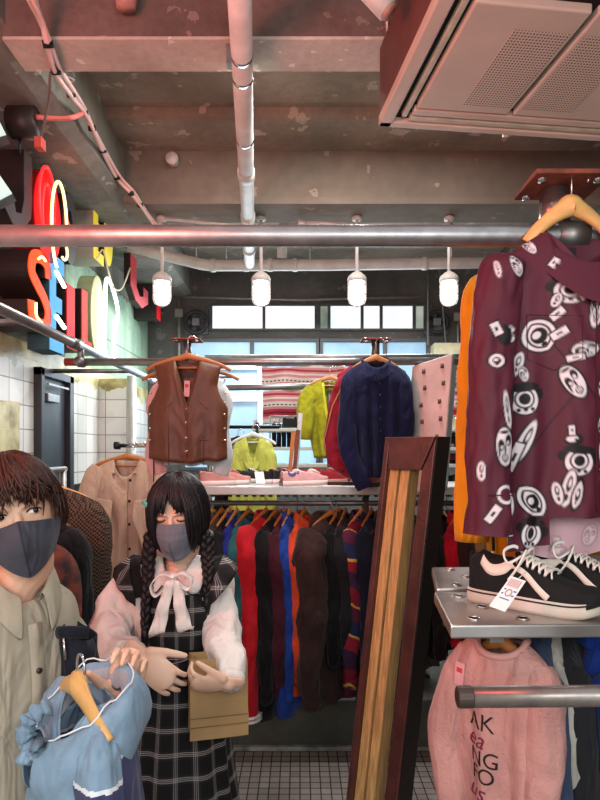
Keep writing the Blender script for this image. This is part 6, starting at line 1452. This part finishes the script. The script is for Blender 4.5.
# blouse
BLO = fab('white_blouse', '#e6ded8', .04, ns=6, bump=.06); s = MB()
ring_loft(s, [(WB.x, WB.y, z, rx, ry) for z, rx, ry in ((1.362, .052, .05), (1.345, .09, .065), (1.32, .15, .082), (1.27, .172, .098), (1.15, .15, .108), (1.05, .132, .1), (.98, .135, .1))], 0, wob=.05, seed=4., tilt=.075)
s.build('blouse', BLO, wo, off=WB, solid=.003)
for pts, r, sd_ in (([wrs+Vector((.03, 0, .01)), P(128, 590, 1.91), P(112, 620, 1.86), P(112, 648, 1.77), P(124, 656, 1.70), P(134, 655, 1.655)], [.04, .058, .064, .064, .054, .036], 2.), ([wls+Vector((-.03, 0, .01)), P(215, 590, 1.91), P(221, 622, 1.86), P(224, 648, 1.77), P(231, 666, 1.69), P(231, 681, 1.64)], [.04, .054, .056, .055, .046, .034], 5.)):
    p_ = cr([tuple(x) for x in pts], 7); k = len(p_); MB().tube(p_, [lerp([(i/(len(r)-1), v) for i, v in enumerate(r)], j/(k-1)) for j in range(k)], 26, wr=.22, seed=sd_, wf=10).build('sleeve', BLO, wo, off=WB)
    MB().tube([p_[-3], p_[-1], Vector(p_[-1])+(Vector(p_[-1])-Vector(p_[-3])).normalized()*.012], [r[-1]*1.12, r[-1]*1.02, r[-1]*1.0], 20).build('cuff', BLO, wo, off=WB)
CLP = mat('black_piping', '#1b1719', .7, n=0)
for sg in (-1, 1):                               # wide collar wings with black piping
    out = [(.012, -.09, 1.285), (.045, -.055, 1.355), (.06, .0, 1.372), (.085, -.03, 1.35), (.10, -.07, 1.318), (.088, -.108, 1.272), (.055, -.112, 1.262), (.03, -.098, 1.288)]
    ce = Vector((sg*.055, -.082, 1.325)); vs = [Vector((sg*x, y, z)) for x, y, z in out]; m_ = MB(); m_.add([ce]+vs, [(0, i+1, (i+1) % len(vs)+1) for i in range(len(vs))]); m_.build('collar', BLO, wo, solid=.004, sub=2)
    MB().tube([v+Vector((0, -.006, 0)) for v in cr([tuple(x*.93+ce*.07) for x in vs[4:]], 5)], .0018, 6).build('collar_piping', CLP, wo)
# bow
kn = P(173, 577, 1.765)-WB
bw_ = MB(); bw_.sphere(kn, (.012, .012, .013), 12, 8); bw_.build('bow_knot', BLO, wo)
for sg, w_, h_, dz in ((-1, .062, .024, -.022), (1, .058, .022, -.006)):
    l = cr([kn, kn+Vector((sg*w_*.5, -.012, h_*.8+dz*.3)), kn+Vector((sg*w_, -.01, dz)), kn+Vector((sg*w_*.75, -.006, dz-h_*1.3)), kn+Vector((sg*.006, .0, -.006))], 6)
    MB().grid([[Vector(p)+Vector((0, o, o*.2)) for o in (-.012, -.004, .004, .012)] for p in l]).build('bow_loop', BLO, wo, solid=.003)
for path, w_ in (([(171, 580), (166, 598), (161, 618), (157, 634)], .017), ([(175, 580), (179, 596), (182, 614), (186, 630)], .017)):
    l = cr([tuple(P(a, y, 1.75+.0)-WB) for a, y in path], 6); k = len(l)
    G = [[Vector(p)+Vector((o*(.012+.012*i/(k-1)), -.008*abs(o)*math.sin(i*.9)-.006, .012*o*(1 if i == k-1 else 0))) for o in (-1, -.5, 0, .5, 1)] for i, p in enumerate(l)]
    MB().grid(G).build('bow_tail', BLO, wo, solid=.0025)
# plaid pinafore
def plaid():
    m, n, b = newmat('black_white_plaid', .85); x = n.xyz(n.n('ShaderNodeTexCoord').outputs['Object'])
    h = n.m('ADD', n.m('MULTIPLY', n.m('ARCTAN2', x[0], n.m('MULTIPLY', x[1], -1.)), .165), .5)
    def lines(v, per, pos, w):
        f = n.m('FRACT', n.m('DIVIDE', v, per)); o = 0.
        for p_ in pos: o = n.m('MAXIMUM', o, n.m('LESS_THAN', n.m('ABSOLUTE', n.m('SUBTRACT', f, p_)), w))
        return o
    a = lines(h, .062, (.3, .38, .46), .018); c = lines(x[2], .07, (.3, .37, .44), .016)
    wide = n.m('ADD', n.m('MULTIPLY', lines(h, .062, (.38,), .2), .5), n.m('MULTIPLY', lines(x[2], .07, (.37,), .19), .5))
    base = n.mix(wide, (*lin('#141315'), 1), (*lin('#2b292c'), 1)); l = n.m('MINIMUM', .85, n.m('ADD', n.m('MULTIPLY', a, .28), n.m('MULTIPLY', c, .42)))
    n.L.new(n.mix(l, base, (*lin('#cfcac6'), 1)), b.inputs['Base Color']); return m
PLD = plaid(); BLKF = fab('black_strap', '#151416', .15)
ring_loft(s := MB(), [(WB.x, WB.y, z, rx, ry) for z, rx, ry in ((1.262, .128, .112), (1.2, .138, .118), (1.12, .13, .115), (1.075, .122, .108))], 0, wob=.02)
s.build('bodice', PLD, wo, off=WB, solid=.004)
ring_loft(s := MB(), [(WB.x, WB.y, z, rx, ry) for z, rx, ry in ((1.085, .124, .11), (1.03, .14, .125), (.9, .148, .135), (.7, .165, .155), (.5, .19, .18), (.36, .21, .20))], 0, n=120, pleat=.07, pk=11)
s.build('skirt', PLD, wo, off=WB, solid=.004)
ring_loft(s := MB(), [(WB.x, WB.y, z, .13, .115) for z in (1.095, 1.082, 1.068)], 0); s.build('waist_belt', BLKF, wo, off=WB)
MB().tube(cr([(-.1, -.08, 1.09), (-.05, -.118, 1.07), (.0, -.124, 1.06), (.06, -.112, 1.075), (.1, -.08, 1.09)], 5), .002, 6).build('belt_cord', mat('grey_cord', '#a9a6a6', .6), wo)
for sg in (-1, 1):
    c_ = cr([(sg*.098, -.105, 1.25), (sg*.112, -.103, 1.3), (sg*.128, -.06, 1.345), (sg*.13, .0, 1.358), (sg*.12, .08, 1.31), (sg*.11, .11, 1.25)], 6); k = len(c_)
    MB().grid([[Vector(p)+Vector((sg*o, -.006, .006-abs(o)*.3)) for o in (-.02, 0, .02)] for p in c_]).build('strap', BLKF, wo, solid=.004)
    fr_l = [[Vector(p)+Vector((sg*(.012+.05*u*math.sin(math.pi*min(1, max(0, i/(k-1)*1.25)))), -.012+.006*math.sin(i*1.7)*u, .01-.03*u)) for u in np.linspace(0, 1, 6)] for i, p in enumerate(c_)]
    MB().grid(fr_l).build('shoulder_ruffle', PLD, wo, solid=.003)
for sg in (-1, 1):
    MB().tube([(sg*.075, .0, .34), (sg*.075, 0, .1), (sg*.076, .0, .06)], [.05, .042, .04], 16).build('sock', BLKF, wo)
    MB().tube([(sg*.075, .045, .04), (sg*.078, -.03, .045), (sg*.086, -.12, .035), (sg*.088, -.16, .03)], [.038, .042, .04, .026], 16, flat=.8, up=(1, 0, 0), dome=True).build('shoe', mat('black_leather_shoe', '#141416', .35), wo)
# paper bag on her forearm
KR = mat('kraft_paper', '#b08f63', .85, n=.08, ns=10, bump=.08, bs=40); bg_ = thing('paper_bag', 'brown kraft paper bag hanging from the forearm of the woman', 'bag', P(218, 731, 1.72), math.radians(14)); kz = (731-655)*1.72/F; w2, d2 = .081, .042
o = MB(); Z = np.linspace(0, kz, 9)
per = [(-w2, -d2), (0, -d2-.002), (w2, -d2), (w2-.006, 0), (w2, d2), (0, d2), (-w2, d2), (-w2+.012, 0), (-w2, -d2)]
o.grid([[(x*(1-.02*z/kz)+.002*NZ(x*30, z*20), y*(1-.25*z/kz)+.003*NZ(x*20, z*18, 4), z+(.004*math.sin(x*60) if z == Z[-1] else 0)) for z in Z] for x, y in per]); o.add([(x, y, 0) for x, y in per[:-1]], [tuple(range(8))]); o.build('bag_body', KR, bg_, smooth=False, solid=.0015)
for z in (.035, .06): MB().tube([(-w2*.98, -d2-.001, z), (0, -d2-.004, z+.001), (w2*.98, -d2-.001, z)], .0012, 6).build('crease', mat('kraft_crease', '#8f7048', .9), bg_)
for y in (-d2*.7, d2*.7): MB().tube(cr([(.02, y, kz-.03), (.028, y, kz+.02), (.045, y*.5, kz+.015), (.062, y, kz+.01), (.068, y, kz-.03)], 5), .003, 8).build('handle', mat('kraft_twine', '#a58a64', .9), bg_)
